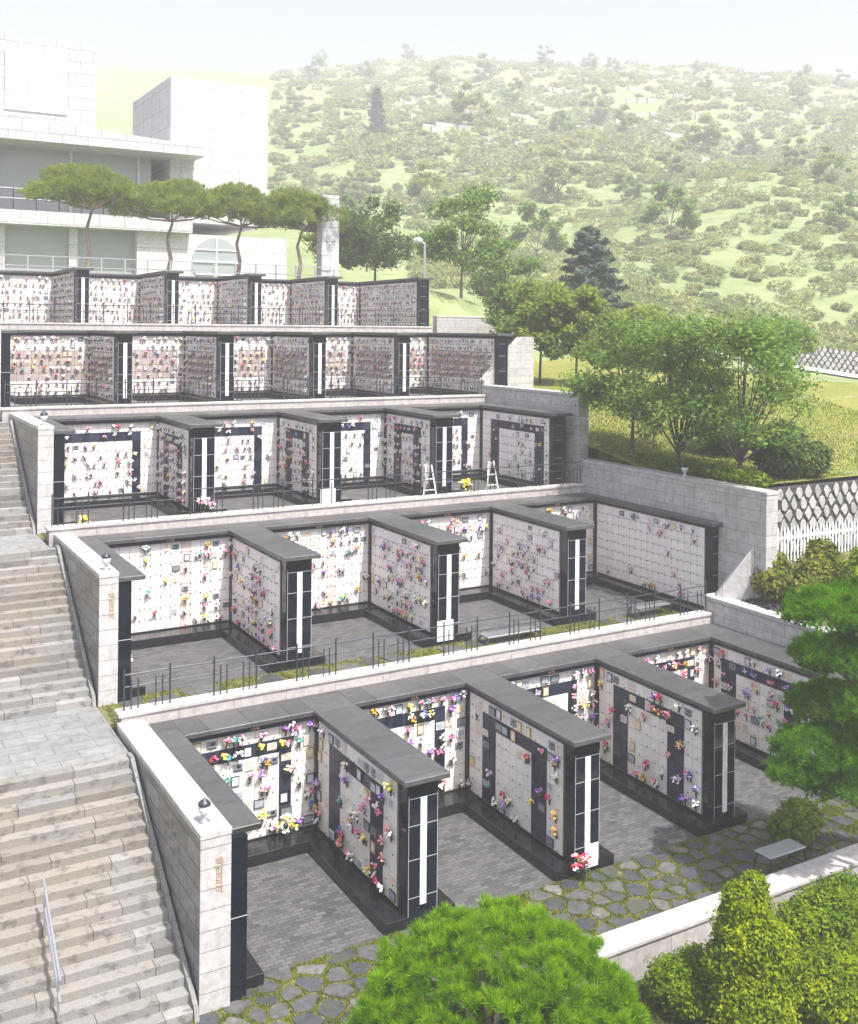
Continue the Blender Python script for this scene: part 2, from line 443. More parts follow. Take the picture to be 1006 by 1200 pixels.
def end_pillar(th, x0, x1, yf, y1, z, strip=True):
    """black granite pillar closing the front end of a wall, pale joints and a white name strip"""
    mb = MB()
    mb.box(x0, x1, yf, y1, z + .2, z + H - .115, 0)
    mb.box(x0 - .03, x1 + .03, yf - .03, y1, z, z + .2, 0)
    for zz in (.56 + .02, 1.36, 2.06, 2.62):
        mb.box(x0 + .05, x1 + .003, yf - .003, yf + .002, z + zz, z + zz + .012, 1)
    for xx in ((x0 + .045, x1 - .012) if strip else ()):
        mb.box(xx, xx + .010, yf - .0025, yf + .002, z + .21, z + 2.7, 1)
    p = mb.build('end_pillar', [M['black'], M['joint']], th, 0)
    if strip:
        c = (x0 + x1) / 2 + .02
        s = MB(); s.box(c - .075, c + .075, yf - .02, yf - .004, z + .42, z + 2.62, 0)
        r = random.Random(int(x0 * 100))
        zz = z + 2.5
        while zz > z + .55:
            for k in range(4):
                a = c + r.uniform(-.04, .03); b = zz - r.uniform(0, .09)
                if r.random() < .5: s.box(a, a + r.uniform(.02, .04), yf - .0225, yf - .02, b, b + .008, 1)
                else: s.box(a, a + .008, yf - .0225, yf - .02, b - .03, b + .02, 1)
            zz -= r.choice((.13, .13, .13, .3))
        s.build('name_strip', [M['marble'], M['ink']], p)
    return p

def dividing_wall(t, i):
    d = T[t]; z = d['z']; x = d['fins'][i]; w = d['w']; Yf, Yb = d['Yf'], d['Yb']
    n = len(d['fins'])
    lab = 'black and cream niche wall, %s divider counted from the stairs, on the %s' % (ORD[i], d['nm'])
    th = thing('columbarium_wall', lab, 'columbarium wall', (x + w / 2, Yf + .2, z), 'dividing niche walls of the terraces')
    bl, br = x + .16, x + w - .18
    yp = Yf + .2                      # pillar front
    ys = yp + .32                     # where the niche panel starts
    yc = Yb + .0                      # corner column front
    core = MB(); core.box(bl + .02, br - .02, ys, Yb + .2, z, z + H - .115); core.build('core', M['black'], th)
    cap_fin(th, x, x + w, Yf, d['back'], z)
    end_pillar(th, bl, br, yp, ys, z)
    fr = MB(); fr.box(bl - .01, br + .01, ys, Yb - .02, z + 2.885, z + H - .115); fr.build('frieze', M['black'], th)
    for s, nx in ((bl, -1), (br, 1)):
        L_ = (Yb - .03) - (ys + .03)
        panel(th, t, (s - nx * .0 + (nx * .03), Yb - .03, z), (0, -1, 0), (nx, 0, 0), L_, fin_style(t), '%s %s divider' % (d['nm'], ORD[i]), nx < 0)
        c = MB(); a0, a1 = sorted((s + nx * .06, s - nx * .02)); c.box(a0, a1, Yb - .03, Yb + .2, z, z + H - .115); c.build('corner_column', M['black'], th)
        p = MB(); a0, a1 = sorted((s, s + nx * (.5 if nx < 0 else .42))); p.box(a0, a1, Yf + .16, Yb - .5, z, z + .24); p.build('plinth', M['black2'], th, .01)
    return th

def bay_wall(t, i):
    d = T[t]; z = d['z']; Yb = d['Yb']
    xs = [(d['xl'])] + [x + d['w'] for x in d['fins']]
    xe = d['fins'] + [d['xr']]
    a, b = xs[i], xe[i]
    lab = 'pale niche back wall of the %s bay counted from the stairs, %s' % (ORD[i], d['nm'])
    th = thing('columbarium_wall', lab, 'columbarium wall', ((a + b) / 2, Yb + .5, z), 'niche back walls of the bays')
    y = Yb + .2
    core = MB(); core.box(a - .15, b + .15, y + .0, d['back'], z, z + H - .115); core.build('core', M['black'], th)
    cap = MB(); cap.box(a, b, Yb, d['back'], z + H - .115, z + H); cap.build('capstone', M['cap_x'], th, .012)
    fr = MB(); fr.box(a, b, Yb + .03, y, z + 2.885, z + H - .1155); f = fr.build('frieze', M['black'], th)
    if t < 2: text_on(f, ('1구역', '2구역', '3구역', '4구역')[i], ((a + b) / 2 + .1, Yb + .027, z + 2.905), .09, 'gold', 'lettering')
    L_ = (b + .10) - (a - .10)
    panel(th, t, (b + .10, y - .03, z), (-1, 0, 0), (0, -1, 0), L_, bay_style(t), '%s %s bay' % (d['nm'], ORD[i]))
    p = MB(); p.box(a - .1, b + .1, Yb - .5, y - .01, z, z + .27); p.build('plinth', M['black2'], th, .01)
    return th

def text_on(parent, body, loc, size, mat, name, rot=(math.pi / 2, 0, 0), align='CENTER', vertical=False, depth=.004):
    cu = bpy.data.curves.new(name, 'FONT')
    cu.body = body if not vertical else '\n'.join(body)
    cu.size = size; cu.align_x = align; cu.extrude = depth
    cu.space_line = .95
    cu.materials.append(M[mat])
    tmp = bpy.data.objects.new(name, cu); COL.objects.link(tmp)
    bpy.context.view_layer.update()
    me = bpy.data.meshes.new_from_object(tmp.evaluated_get(bpy.context.evaluated_depsgraph_get()))
    bpy.data.objects.remove(tmp); bpy.data.curves.remove(cu)
    if not me.materials: me.materials.append(M[mat])
    o = bpy.data.objects.new(name, me); COL.objects.link(o)
    o.parent = parent
    b = base_of(parent)
    o.location = (loc[0] - b.x, loc[1] - b.y, loc[2] - b.z); o.rotation_euler = rot
    return o

def end_wall(t):
    """niche wall on the uphill right-hand end, facing the stairs"""
    d = T[t]; z = d['z']; xr, xR = d['xr'], d['xR']; Yb, Yf = d['Yb'], d['Yrf']
    th = thing('columbarium_wall', 'long pale niche end wall farthest from the stairs on the %s' % d['nm'], 'columbarium wall', (xr + .3, Yf + .2, z), 'niche end walls of the terraces')
    s = xr + .16
    ys = Yf + .2 + .28
    core = MB(); core.box(s + .02, xR, ys, d['back'], z, z + H - .115); core.build('core', M['black'], th)
    cap = MB(); cap.box(xr, xR, Yf, d['back'], z + H - .115, z + H); cap.build('capstone', M['cap_y'], th, .012)
    end_pillar(th, s, s + .38, Yf + .2, ys, z, False)
    fr = MB(); fr.box(s - .01, s + .05, ys, Yb - .02, z + 2.885, z + H - .1155); fr.build('frieze', M['black'], th)
    st = [style_frame(1, 2), style_all, style_frame(2, 1), style_brown, style_all][t]
    panel(th, t, (s - .03, Yb - .03, z), (0, -1, 0), (-1, 0, 0), (Yb - .06 - ys), st, '%s end wall' % d['nm'])
    c = MB(); c.box(s - .06, s + .02, Yb - .03, Yb + .2, z, z + H - .115); c.build('corner_column', M['black'], th)
    p = MB(); p.box(s - .5, s, Yf + .5, Yb - .5, z, z + .24); p.build('plinth', M['black2'], th, .01)
    return th

def stair_side(t):
    d = T[t]; z = d['z']; x0, x1 = d['sx']; y0 = d['sy']; y1 = d['back']
    th = thing('granite_side_wall', 'pale granite block wall with grey flank beside the stairs, %s' % d['nm'], 'side wall', ((x0 + x1) / 2, y0, z), 'granite walls along the stairs')
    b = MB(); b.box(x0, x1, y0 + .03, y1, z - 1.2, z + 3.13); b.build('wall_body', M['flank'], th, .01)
    e = MB(); e.box(x0 + .004, x1 - .004, y0, y0 + .029, z - .05, z + 3.13); e.build('end_face', M['granite_end'], th)
    c = MB(); c.box(x0 - .012, x1 + .012, y0 - .012, y1, z + 3.131, z + 3.25); cp = c.build('coping', M['coping_y'], th, .01)
    if t < 2: text_on(e_obj(th), '백합묘역', ((x0 + x1) / 2 + .06, y0 - .002, z + 2.62), .175, 'gold', 'lettering', vertical=True)
    # black niche wall lining its inner side
    xl = d['xl']
    q = thing('columbarium_wall', 'narrow black niche wall lining the granite stair wall on the %s' % d['nm'], 'columbarium wall', (x1 + .15, y0 + .2, z), 'black niche walls lining the stair walls')
    s = x1 + .34 if t != 0 else 6.87
    core = MB(); core.box(x1 + .013, s - .02, y0 + .4, d['Yb'] + .2, z, z + H - .115); core.build('core', M['black'], q)
    cap = MB(); cap.box(x1 + .013, xl, d['Yf'] - .22, d['back'], z + H - .115, z + H); cap.build('capstone', M['cap_y'], q, .012)
    p = MB(); p.box(x1 + .013, s, y0 + .09, y0 + .42, z, z + H - .115, 0)
    p.box(x1 + .013, s + .003, y0 + .087, y0 + .1, z + 1.52, z + 1.535, 1)
    p.build('end_pillar', [M['black'], M['joint']], q)
    L_ = d['Yb'] - .03 - (y0 + .45)
    panel(q, t, (s + .01, d['Yb'] - .03, z), (0, -1, 0), (1, 0, 0), L_, bay_style(t), '', False)
    pl = MB(); pl.box(s + .03, s + .42, y0 + .28, d['Yb'] - .5, z, z + .24); pl.build('plinth', M['black2'], q, .01)

def e_obj(th): return [c for c in th.children if c.name.startswith('end_face')][0]

for t in range(5):
    stair_side(t)
    for i in range(len(T[t]['fins']) + 1): bay_wall(t, i)
    for i in range(len(T[t]['fins'])): dividing_wall(t, i)
    end_wall(t)

# ------------------------------------------------------------------ terrace ground, parapets, railings
def rail_on(t, x0, x1, y, z):
    th = thing('railing', 'dark steel railing along the pale parapet of the %s' % T[t]['nm'], 'railing', (x0, y, z), 'steel railings of the terraces')
    n = round((x1 - x0) / 1.06); s = (x1 - x0) / n
    for k in range(n + 1):
        x = x0 + k * s
        mb = MB(); mb.tube((x, y, z), (x, y, z + .92), .021, n=6); mb.blob((x, y, z + .93), .028); mb.build('post', M['rail'], th)
        if k < n and k % 2 == 0:
            for dx in (.17, .33, s - .33, s - .17):
                b = MB(); b.tube((x + dx, y + .02, z + .0), (x + dx, y + .02, z + .70), .016, n=6); b.build('baluster', M['rail'], th)
    for zz, r in ((.80, .018), (.52, .014)):
        m = MB(); m.tube((x0, y + .05, z + zz), (x1, y + .05, z + zz), r, n=6); m.build('rail', M['rail'], th)

for t in range(1, 5):
    d, pd = T[t], T[t - 1]; z = d['z']
    y0 = pd['back'] + .02; y1 = d['back']
    xa = d['sx'][0] + .08; xb = pd['xR'] + (0 if t == 1 else .2)
    g = MB(); g.box(xa - .12, max(pd['xR'], d['xR']) - .01, y0 + .41, y1, z - 3.0, z - .006)
    struct('terrace_ground', g, M['soil'])
    th = thing('retaining_wall', 'low pale stone parapet carrying the railing at the edge of the %s' % d['nm'], 'parapet wall', (xa, y0, z), 'pale parapets of the terraces')
    w = MB(); w.box(xa, xb, y0, y0 + .4, z - .9, z + .335); w.build('wall_body', M['face_x'], th, .008)
    c = MB(); c.box(xa - .05, xb, y0 - .035, y0 + .43, z + .336, z + .42); c.build('coping', M['coping_x'], th, .01)
    rail_on(t, xa + .12, xb - .08, y0 + .2, z + .42)

for t in range(5):
    d = T[t]; z = d['z']
    edges = [(d['xl'] - .3)] + d['fins'] + [d['xr']]
    mb = MB()
    mb.face([(d['sx'][1], d['Yf'] + .12, z), (d['xr'] + .2, d['Yf'] + .12, z), (d['xr'] + .2, d['Yb'] + .2, z), (d['sx'][1], d['Yb'] + .2, z)])
    struct('bay_paving', mb, M['paver'])

def clip_poly(poly, px, py, nx, ny):
    out = []
    for i in range(len(poly)):
        a = poly[i]; b = poly[(i + 1) % len(poly)]
        da = (a[0] - px) * nx + (a[1] - py) * ny; db = (b[0] - px) * nx + (b[1] - py) * ny
        if da <= 0: out.append(a)
        if (da < 0) != (db < 0) and abs(da - db) > 1e-9:
            k = da / (da - db); out.append((a[0] + (b[0] - a[0]) * k, a[1] + (b[1] - a[1]) * k))
    return out

def flagstones(x0, x1, y0, y1, z, s, gap, seed, drop=.12):
    """irregular slabs in grass: shrunken cells round jittered seeds"""
    r = random.Random(seed)
    nx = int((x1 - x0) / s); ny = max(2, int((y1 - y0) / (s * .8)))
    pts = {}
    for i in range(-1, nx + 1):
        for j in range(-1, ny + 1):
            pts[i, j] = (x0 + (i + .5 + r.uniform(-.36, .36) + (.5 if j % 2 else 0)) * (x1 - x0) / nx, y0 + (j + .5 + r.uniform(-.33, .33)) * (y1 - y0) / ny)
    mb = MB(); polys = []
    for (i, j), p in pts.items():
        if not (0 <= i < nx and 0 <= j < ny) or r.random() < drop: continue
        poly = [(p[0] - s, p[1] - s), (p[0] + s, p[1] - s), (p[0] + s, p[1] + s), (p[0] - s, p[1] + s)]
        for a in range(-2, 3):
            for b in range(-2, 3):
                q = pts.get((i + a, j + b))
                if q is None or q == p: continue
                dx, dy = q[0] - p[0], q[1] - p[1]; L_ = math.hypot(dx, dy)
                k = .5 - gap * r.uniform(.6, 1.6) / L_
                poly = clip_poly(poly, p[0] + dx * k, p[1] + dy * k, dx / L_, dy / L_)
                if len(poly) < 3: break
            if len(poly) < 3: break
        if len(poly) < 3: continue
        # round the corners a little
        rp = []
        for k in range(len(poly)):
            a = poly[k]; b = poly[(k + 1) % len(poly)]; c = poly[k - 1]
            rp.append((a[0] * .88 + c[0] * .12, a[1] * .88 + c[1] * .12)); rp.append((a[0] * .88 + b[0] * .12, a[1] * .88 + b[1] * .12))
        rp = [(min(max(a, x0), x1), min(max(b, y0), y1)) for a, b in rp]
        h = z + r.uniform(.012, .03)
        mb.prism([(p[0] + (a - p[0]) * r.uniform(.78, 1.0), p[1] + (b - p[1]) * r.uniform(.78, 1.0)) for a, b in rp], z - .03, h, 'z'); polys.append((p, rp))
    return mb, polys

def inside(poly, x, y):
    c = False; n = len(poly)
    for i in range(n):
        a = poly[i]; b = poly[i - 1]
        if (a[1] > y) != (b[1] > y) and x < (b[0] - a[0]) * (y - a[1]) / (b[1] - a[1]) + a[0]: c = not c
    return c

def blades(pts, h, seed, wid=.012):
    r = np.random.default_rng(seed)
    P = np.array(pts, np.float32); n = len(P)
    ang = r.uniform(0, 2 * np.pi, n); lean = r.normal(0, .35, (n, 2)) * h; hh = r.uniform(.5, 1.2, n) * h
    w = np.stack([np.cos(ang), np.sin(ang), 0 * ang], 1) * wid
    tip = P + np.stack([lean[:, 0], lean[:, 1], hh], 1)
    return np.stack([P - w, P + w, tip], 1)

GR = []
def stone_path(t, x0, x1, y0, y1, s, gap, seed, ntuft, drop=.12):
    z = T[t]['z']
    g = MB(); g.face([(x0, y0, z - .004), (x1, y0, z - .004), (x1, y1, z - .004), (x0, y1, z - .004)]); struct('path_ground', g, M['soil'])
    mb, polys = flagstones(x0, x1, y0, y1, z, s, gap, seed, drop)
    o = struct('stone_path', mb, M['flag'], .006)
    r = random.Random(seed + 1); cell = {}
    for p, poly in polys:
        cell.setdefault((int(p[0]), int(p[1])), []).append(poly)
    k = 0
    while k < ntuft:
        x, y = r.uniform(x0, x1), r.uniform(y0, y1)
        near = [q for a in (-1, 0, 1) for b in (-1, 0, 1) for q in cell.get((int(x) + a, int(y) + b), [])]
        k += 1
        if any(inside(q, x, y) for q in near): continue
        for _ in range(4): GR.append((x + r.gauss(0, .025), y + r.gauss(0, .025), z - .004))
stone_path(0, 5.2, 24.0, 16.2, 18.86, .52, .022, 3, 46000, .06)
for t in range(1, 5): stone_path(t, T[t]['sx'][0] + .1, T[t]['xr'], T[t - 1]['back'] + .43, T[t]['Yf'] + .115, .8, .05, 10 + t, 7000 if t < 3 else 2500, .35)
g = np_mesh('grass', blades(GR, .075, 5), 3, M['grass']); tag(g, 'short grass growing between the path slabs', None, None, 'stuff')

# ------------------------------------------------------------------ stairs
def flight(y0, y1, z0, z1, x0, x1, n, seed, name_no):
    lab = 'weathered stone stair flight climbing beside the granite wall of the %s' % T[name_no]['nm']
    th = thing('stone_staircase', lab, 'stairs', ((x0 + x1) / 2, y0, z0), 'flights of the stone stairs')
    r = random.Random(seed)
    tr = (y1 - y0) / n; ri = (z1 - z0) / n
    mb = MB()
    for k in range(n):
        x = x0 + r.uniform(-1.0, 0)
        while x < x1:
            L_ = r.choice((1.1, 1.4, 1.7, 2.2)) * r.uniform(.9, 1.1)
            a, b = max(x, x0), min(x + L_ - .008, x1)
            if x1 - b < .35: b = x1
            if b - a > .05:
                j = r.uniform(-.003, .003)
                mb.box(a, b, y0 + k * tr + j, y0 + (k + 1) * tr + .06, z0 + (k - .6) * ri, z0 + (k + 1) * ri + r.uniform(-.002, .002))
            x = b + .008
            if b >= x1: break
    mb.build('steps', M['stairs'], th, .007)
    s = MB(); e = .085
    s.prism([(y0 - .1, z0 - .6), (y0 - .1, z0 + .02), (y0 - .02, z0 + ri + .075), (y1 - tr - .02, z1 + .075), (y1, z1 + .06), (y1, z1 - .8)], x1, x1 + e, 'x')
    s.build('stringer', M['landing'], th)
SX0, SX1 = 1.2, 5.83
fl = [(18.25, 23.05, 0, 3), (26.45, 31.25, 3, 6), (33.6, 38.4, 6, 9), (42.0, 46.8, 9, 12), (52.0, 56.8, 12, 15)]
for k, (a, b, c, d) in enumerate(fl):
    flight(a, b, c, d, SX0, min(SX1, T[k]['sx'][0] - .115), 18, 40 + k, k)
    nx = fl[k + 1][0] if k < 4 else 62
    mb = MB(); mb.box(SX0, (T[k + 1]['sx'][0] - .03) if k < 4 else 6, b, nx + .02, d - 1.2, d); struct('stair_landing', mb, M['landing'])
mb = MB(); mb.box(SX0, 5.2, 10, 18.26, -1.3, -.01); struct('stair_landing', mb, M['landing'])
# rail on the left of the lowest flight
th = thing('stair_handrail', 'slim steel handrail at the foot of the lowest stair flight', 'handrail', (3.62, 19.0, .5))
sl_ = 3.0 / 4.8
yy = [18.75, 20.05]
for y in yy:
    zb = (y - 18.25) * sl_ + .1
    m = MB(); m.tube((3.62, y, zb), (3.62, y, zb + .88), .022, n=8); m.build('post', M['steel'], th)
for h in (.86, .5):
    m = MB(); m.tube((3.62, 18.6, (18.6 - 18.25) * sl_ + .1 + h), (3.62, 20.2, (20.2 - 18.25) * sl_ + .1 + h), .024, n=8); m.build('rail', M['steel'], th)

# ------------------------------------------------------------------ ground sheets, hillside
mb = MB(); mb.face([(-330, -90, -.26), (760, -90, -.26), (760, 940, -.26), (-330, 940, -.26)]); struct('ground', mb, M['valley'])
def lerp_tab(tab, v):
    if v <= tab[0][0]: return tab[0][1]
    for (a, x), (b, y) in zip(tab, tab[1:]):
        if v <= b:
            k = (v - a) / (b - a); return x + (y - x) * k
    return tab[-1][1]
HT = [(30, 7.15), (38, 7.25), (43, 8.2), (48, 9.4), (56, 9.9), (66, 11.0), (78, 12.0), (105, 16.5), (140, 23), (190, 36), (260, 58), (350, 89), (440, 118), (500, 135), (540, 140), (620, 136), (900, 120)]
def sm(a, b, v):
    k = min(1, max(0, (v - a) / (b - a))); return k * k * (3 - 2 * k)
def hz(x, y):
    D = .5 * x + .866 * y; Lx = .866 * x - .5 * y
    base = lerp_tab(HT, D)
    if D > 85:
        amp = min(1, (D - 85) / 60)
        base += amp * (2.2 * math.sin(Lx * .05 + D * .03) + 1.2 * math.sin(Lx * .13 - D * .07) + 3 * math.sin(Lx * .017 + 1))
        base = base * 1.0
    base -= .15 * min(30, max(0, Lx - 13)) * sm(52, 66, D) * (1 - sm(88, 125, D))
    plaza = 14.98
    k = 1 - sm(31, 46, x)
    if y > 50:
        kk = k * sm(50, 57, y) if x > 26 else 1.0
        kk *= 1 - sm(100, 130, D)
        base = base * (1 - kk) + max(plaza, base if D > 105 else plaza) * kk
    if 38.6 < y < 48.4: base = min(base, 8.7 + max(0, x - 28.0) * 1.6)
    elif 48.4 <= y < 58.72: base = min(base, 11.7 + max(0, x - 29.3) * 1.6)
    return base
def axis_pts(a, b, s0, g):
    out = [a]; s = s0
    while out[-1] + s < b: out.append(out[-1] + s); s = min(s * g, 14)
    out.append(b); return out
def sheet(xs, ys, fn):
    vs = [(x, y, fn(x, y)) for y in ys for x in xs]; n = len(xs)
    fs = [(j * n + i, j * n + i + 1, (j + 1) * n + i + 1, (j + 1) * n + i) for j in range(len(ys) - 1) for i in range(n - 1)]
    return vs, fs
mb = MB()
v, f = sheet(axis_pts(25.85, 720, .8, 1.05), axis_pts(24.75, 900, .8, 1.04), hz); mb.add(v, f)
v, f = sheet([25.85 - q for q in reversed(axis_pts(0, 260, 1.2, 1.08))], axis_pts(58.72, 900, 1.5, 1.04), hz); mb.add(v, f)
hill = struct('hillside', mb, M['hill'], label='green hillside rising behind the memorial park'); hill.data.polygons.foreach_set('use_smooth', [True] * len(hill.data.polygons))
mb = MB(); v, f = sheet(axis_pts(25.86, 48, .6, 1.04), axis_pts(24.76, 50, .6, 1.03), lambda x, y: hz(x, y) + .012); mb.add(v, f)
struct('grass_slope', mb, M['slope'], label='sunlit mown grass slope behind the outer granite wall')
# planter bank right of the front terrace
def bank(x, y):
    k = sm(15.6, 19.5, y)
    z = -.25 * (1 - k) + k * (3.68 + min(1.2, max(0, (x - 25.2) * .45)))
    return z
mb = MB(); v, f = sheet(axis_pts(24.95, 60, .5, 1.1), axis_pts(14.5, 24.3, .5, 1.0), bank); mb.add(v, f); struct('planter_soil', mb, M['soil'])
# grassy bank left of the stairs
def lb(x, y): return lerp_tab([(10, -.2), (18.2, -.1), (23.1, 2.9), (26.4, 2.9), (31.2, 5.9), (33.6, 5.9), (38.4, 8.9), (42, 8.9), (46.8, 11.9), (52, 11.9), (56.8, 14.95), (80, 14.95)], y) + .25
mb = MB(); v, f = sheet([-90, -60, -30, -12, -5, -2, 0, 1.19], axis_pts(10, 58.71, 1.0, 1.0), lb); mb.add(v, f); struct('grass_bank', mb, M['slope'])
mb = MB(); mb.face([(-30, 58.74, 14.99), (33, 58.74, 14.99), (31, 66, 14.99), (-30, 66, 14.99)]); struct('plaza_paving', mb, M['plaza'])

# ------------------------------------------------------------------ outer walls on the right, planter walls, front wall
def gwall(name, label, poly_boxes, loc, coping=None, mat='granite'):
    th = thing(name, label, 'granite wall', loc, 'outer granite walls')
    mb = MB()
    for b in poly_boxes: mb.box(*b)
    mb.build('wall_body', M[mat], th, .01)
    if coping:
        mb = MB()
        for b in coping: mb.box(*b)
        mb.build('coping', M['coping_y'], th, .01)
    return th
gwall('granite_wall', 'tall pale granite wall behind the second terrace, three trees above it', [(25.44, 25.95, 23.1, 32.5, 2.5, 7.22)], (25.7, 23.1, 3), [(25.42, 25.97, 23.08, 32.5, 7.221, 7.33)])
gwall('granite_wall', 'pale granite wall rising at the end of the third terrace', [(25.44, 25.95, 32.501, 39.4, 5.5, 9.72)], (25.7, 32.6, 6), [(25.42, 25.97, 32.48, 39.4, 9.721, 9.84)])
gwall('granite_wall', 'low granite planter wall above the front terrace end wall', [(24.5, 24.95, 17.5, 24.79, 2.9, 3.78)], (24.7, 18, 3), [(24.47, 24.98, 17.48, 24.82, 3.781, 3.9)])
th = thing('granite_wall', 'short sloping granite coping climbing beside the planter shrubs', 'granite wall', (24.8, 24.2, 3.9), 'outer granite walls')
m = MB()
A, B = Vector((24.55, 24.35, 3.92)), Vector((25.42, 23.55, 5.62)); dn = Vector((.38, .36, 0))
for (p, q) in ((A, B),):
    vs = [p, q, q + dn, p + dn]; lo = [Vector((a.x, a.y, 3.3)) for a in vs]
    m.add([tuple(a) for a in vs + lo], [(0, 1, 2, 3), (0, 4, 5, 1), (3, 2, 6, 7), (0, 3, 7, 4), (1, 5, 6, 2)])
m.build('wall_body', M['coping_y'], th, .01)
th = thing('granite_wall', 'white stepped granite wing wall beside the fourth terrace', 'granite wall', (28, 41, 9), 'outer granite walls')
m = MB(); m.prism([(26.6, 9.3), (29.4, 9.3), (29.4, 11.95), (28.7, 11.95), (26.6, 9.95)], 41.0, 41.45, 'y'); m.build('wall_body', M['granite'], th, .01)
gwall('granite_wall', 'low white granite wall at the right end of the top terrace', [(28.4, 33.2, 48.4, 48.85, 11, 12.9)], (30, 48.4, 12), [(28.38, 33.22, 48.38, 48.87, 12.901, 13.0)])
th = thing('granite_wall', 'low front granite wall beside the round pine and the clipped hedge', 'granite wall', (16, 15.9, 0), 'outer granite walls')
m = MB(); m.box(12.35, 24.9, 15.62, 16.12, -.3, .415); m.build('wall_body', M['face_x'], th, .01)
m = MB(); m.box(12.33, 24.92, 15.58, 16.17, .416, .50); m.build('coping', M['coping_x'], th, .012)

# diamond stone retaining wall and picket fence by the right edge
def rubble(name, label, x0, x1, y, zfun, h, s, loc, slope=0.0):
    th = thing(name, label, 'stone wall', loc, 'rubble stone retaining walls')
    a = MB(); nseg = 10
    for k in range(nseg):
        xa = x0 + (x1 - x0) * k / nseg; xb = x0 + (x1 - x0) * (k + 1) / nseg
        a.add([(xa, y + .06, zfun(xa)), (xb, y + .06, zfun(xb)), (xb, y + .06, zfun(xb) + h), (xa, y + .06, zfun(xa) + h), (xa, y + .6, zfun(xa)), (xb, y + .6, zfun(xb)), (xb, y + .6, zfun(xb) + h), (xa, y + .6, zfun(xa) + h)],
              [(0, 1, 2, 3), (3, 2, 6, 7), (5, 4, 7, 6)])
    a.build('mortar_bed', M['mortar'], th)
    r = random.Random(int(x0 * 7)); b = MB()
    nr = int(h / (s * .78)); nx = int((x1 - x0) / s)
    for j in range(nr):
        for i in range(nx):
            x = x0 + (i + .5 + (.5 if j % 2 else 0)) * s; zc = (j + .62) * h / (nr + .2)
            if x > x1 - .2 * s: continue
            q = []
            k = 8
            for e in range(k):
                t_ = 2 * math.pi * e / k
                rr = (abs(math.cos(t_)) ** 1.3 + abs(math.sin(t_)) ** 1.3) ** (-1 / 1.3) * r.uniform(.72, 1.08)
                q.append((x + math.cos(t_) * rr * s * .42, zfun(x) + zc + math.sin(t_) * rr * h / nr * .70))
            b.prism(q, y + .062, y + .03 - r.uniform(0, .03), 'y')
    b.build('stones', M['stone_white'], th, .02)
    th.rotation_euler = (0, 0, R(slope))
rubble('stone_retaining_wall', 'wall of pale diamond shaped stones behind the white picket fence', 26.2, 42, 24.45, lambda x: 4.9, 2.2, .46, (30, 24.4, 5))
rubble('stone_retaining_wall', 'long pale stone wall crossing the meadow beyond the trees', 49, 82, 61, lambda x: 11.9 - (x - 50) * .15, 1.7, .42, (49, 61, 12), -30)
th = thing('picket_fence', 'white picket fence in front of the diamond stone wall', 'fence', (30, 24, 4.5))
for k in range(76):
    x = 26.45 + k * .155
    m = MB(); m.prism([(x - .03, 4.35), (x + .03, 4.35), (x + .03, 5.85), (x, 5.98), (x - .03, 5.85)], 23.94, 23.965, 'y'); m.build('picket', M['whitepaint'], th)
for z in (4.75, 5.55):
    m = MB(); m.box(26.35, 38.2, 23.966, 24.0, z, z + .09); m.build('rail', M['whitepaint'], th)
m = MB(); m.box(26.28, 26.4, 23.9, 24.02, 4.2, 6.75); m.build('post', M['whitepaint'], th)
mb = MB()
v, f = sheet(axis_pts(8, 46, 1.5, 1), [72.2, 73.5, 74.8, 76.2], lambda l, d: hz(.5 * d + .866 * l, .866 * d - .5 * l) + .12)
mb.add([(.5 * d + .866 * l, .866 * d - .5 * l, z) for l, d, z in v], [q[::-1] for q in f]); struct('road', mb, M['road'])

# ------------------------------------------------------------------ plants
def leaves_at(C, Nrm, size, r, aspect=1.6, tilt=.7, cup=True):
    """diamond leaves at C (n,3) with normals roughly Nrm"""
    n = len(C)
    nn = Nrm + r.normal(0, tilt, (n, 3)); nn /= np.linalg.norm(nn, axis=1)[:, None] + 1e-9
    a = np.cross(nn, r.normal(0, 1, (n, 3))); a /= np.linalg.norm(a, axis=1)[:, None] + 1e-9
    b = np.cross(nn, a)
    s = size * r.uniform(.6, 1.25, n)[:, None]
    return np.stack([C - a * s * aspect * .5, C - b * s * .42 + a * s * .05, C + a * s * aspect * .5, C + b * s * .42 + a * s * .05], 1)

def crown_points(n, clumps, r):
    """clumps: list (cx,cy,cz, rx,ry,rz); points near clump surfaces, some inside"""
    w = np.array([c[3] * c[4] + c[3] * c[5] for c in clumps]); w = w / w.sum()
    idx = r.choice(len(clumps), n, p=w)
    c = np.array(clumps)[idx]
    d = r.normal(0, 1, (n, 3)); d /= np.linalg.norm(d, axis=1)[:, None]
    rad = r.uniform(.55, 1.0, n) ** .5
    rad = rad + r.normal(0, .08, n) + .10 * np.sin(d[:, 0] * 7 + c[:, 0] * 9) * np.sin(d[:, 2] * 8 + d[:, 1] * 6)
    P = c[:, :3] + d * c[:, 3:] * rad[:, None]
    return P, d

def spread_clumps(r, R_, Hc, z0, n, rs, flat=.7):
    out = []
    for k in range(n):
        a = r.uniform(0, 2 * np.pi); h = r.uniform(0, 1)
        rr = R_ * np.sqrt(r.uniform(.05, 1)) * (1 - .75 * abs(h - .4) ** 1.4)
        s = rs * r.uniform(.6, 1.2)
        out.append((np.cos(a) * rr, np.sin(a) * rr, z0 + h * Hc, s, s, s * flat))
    return out

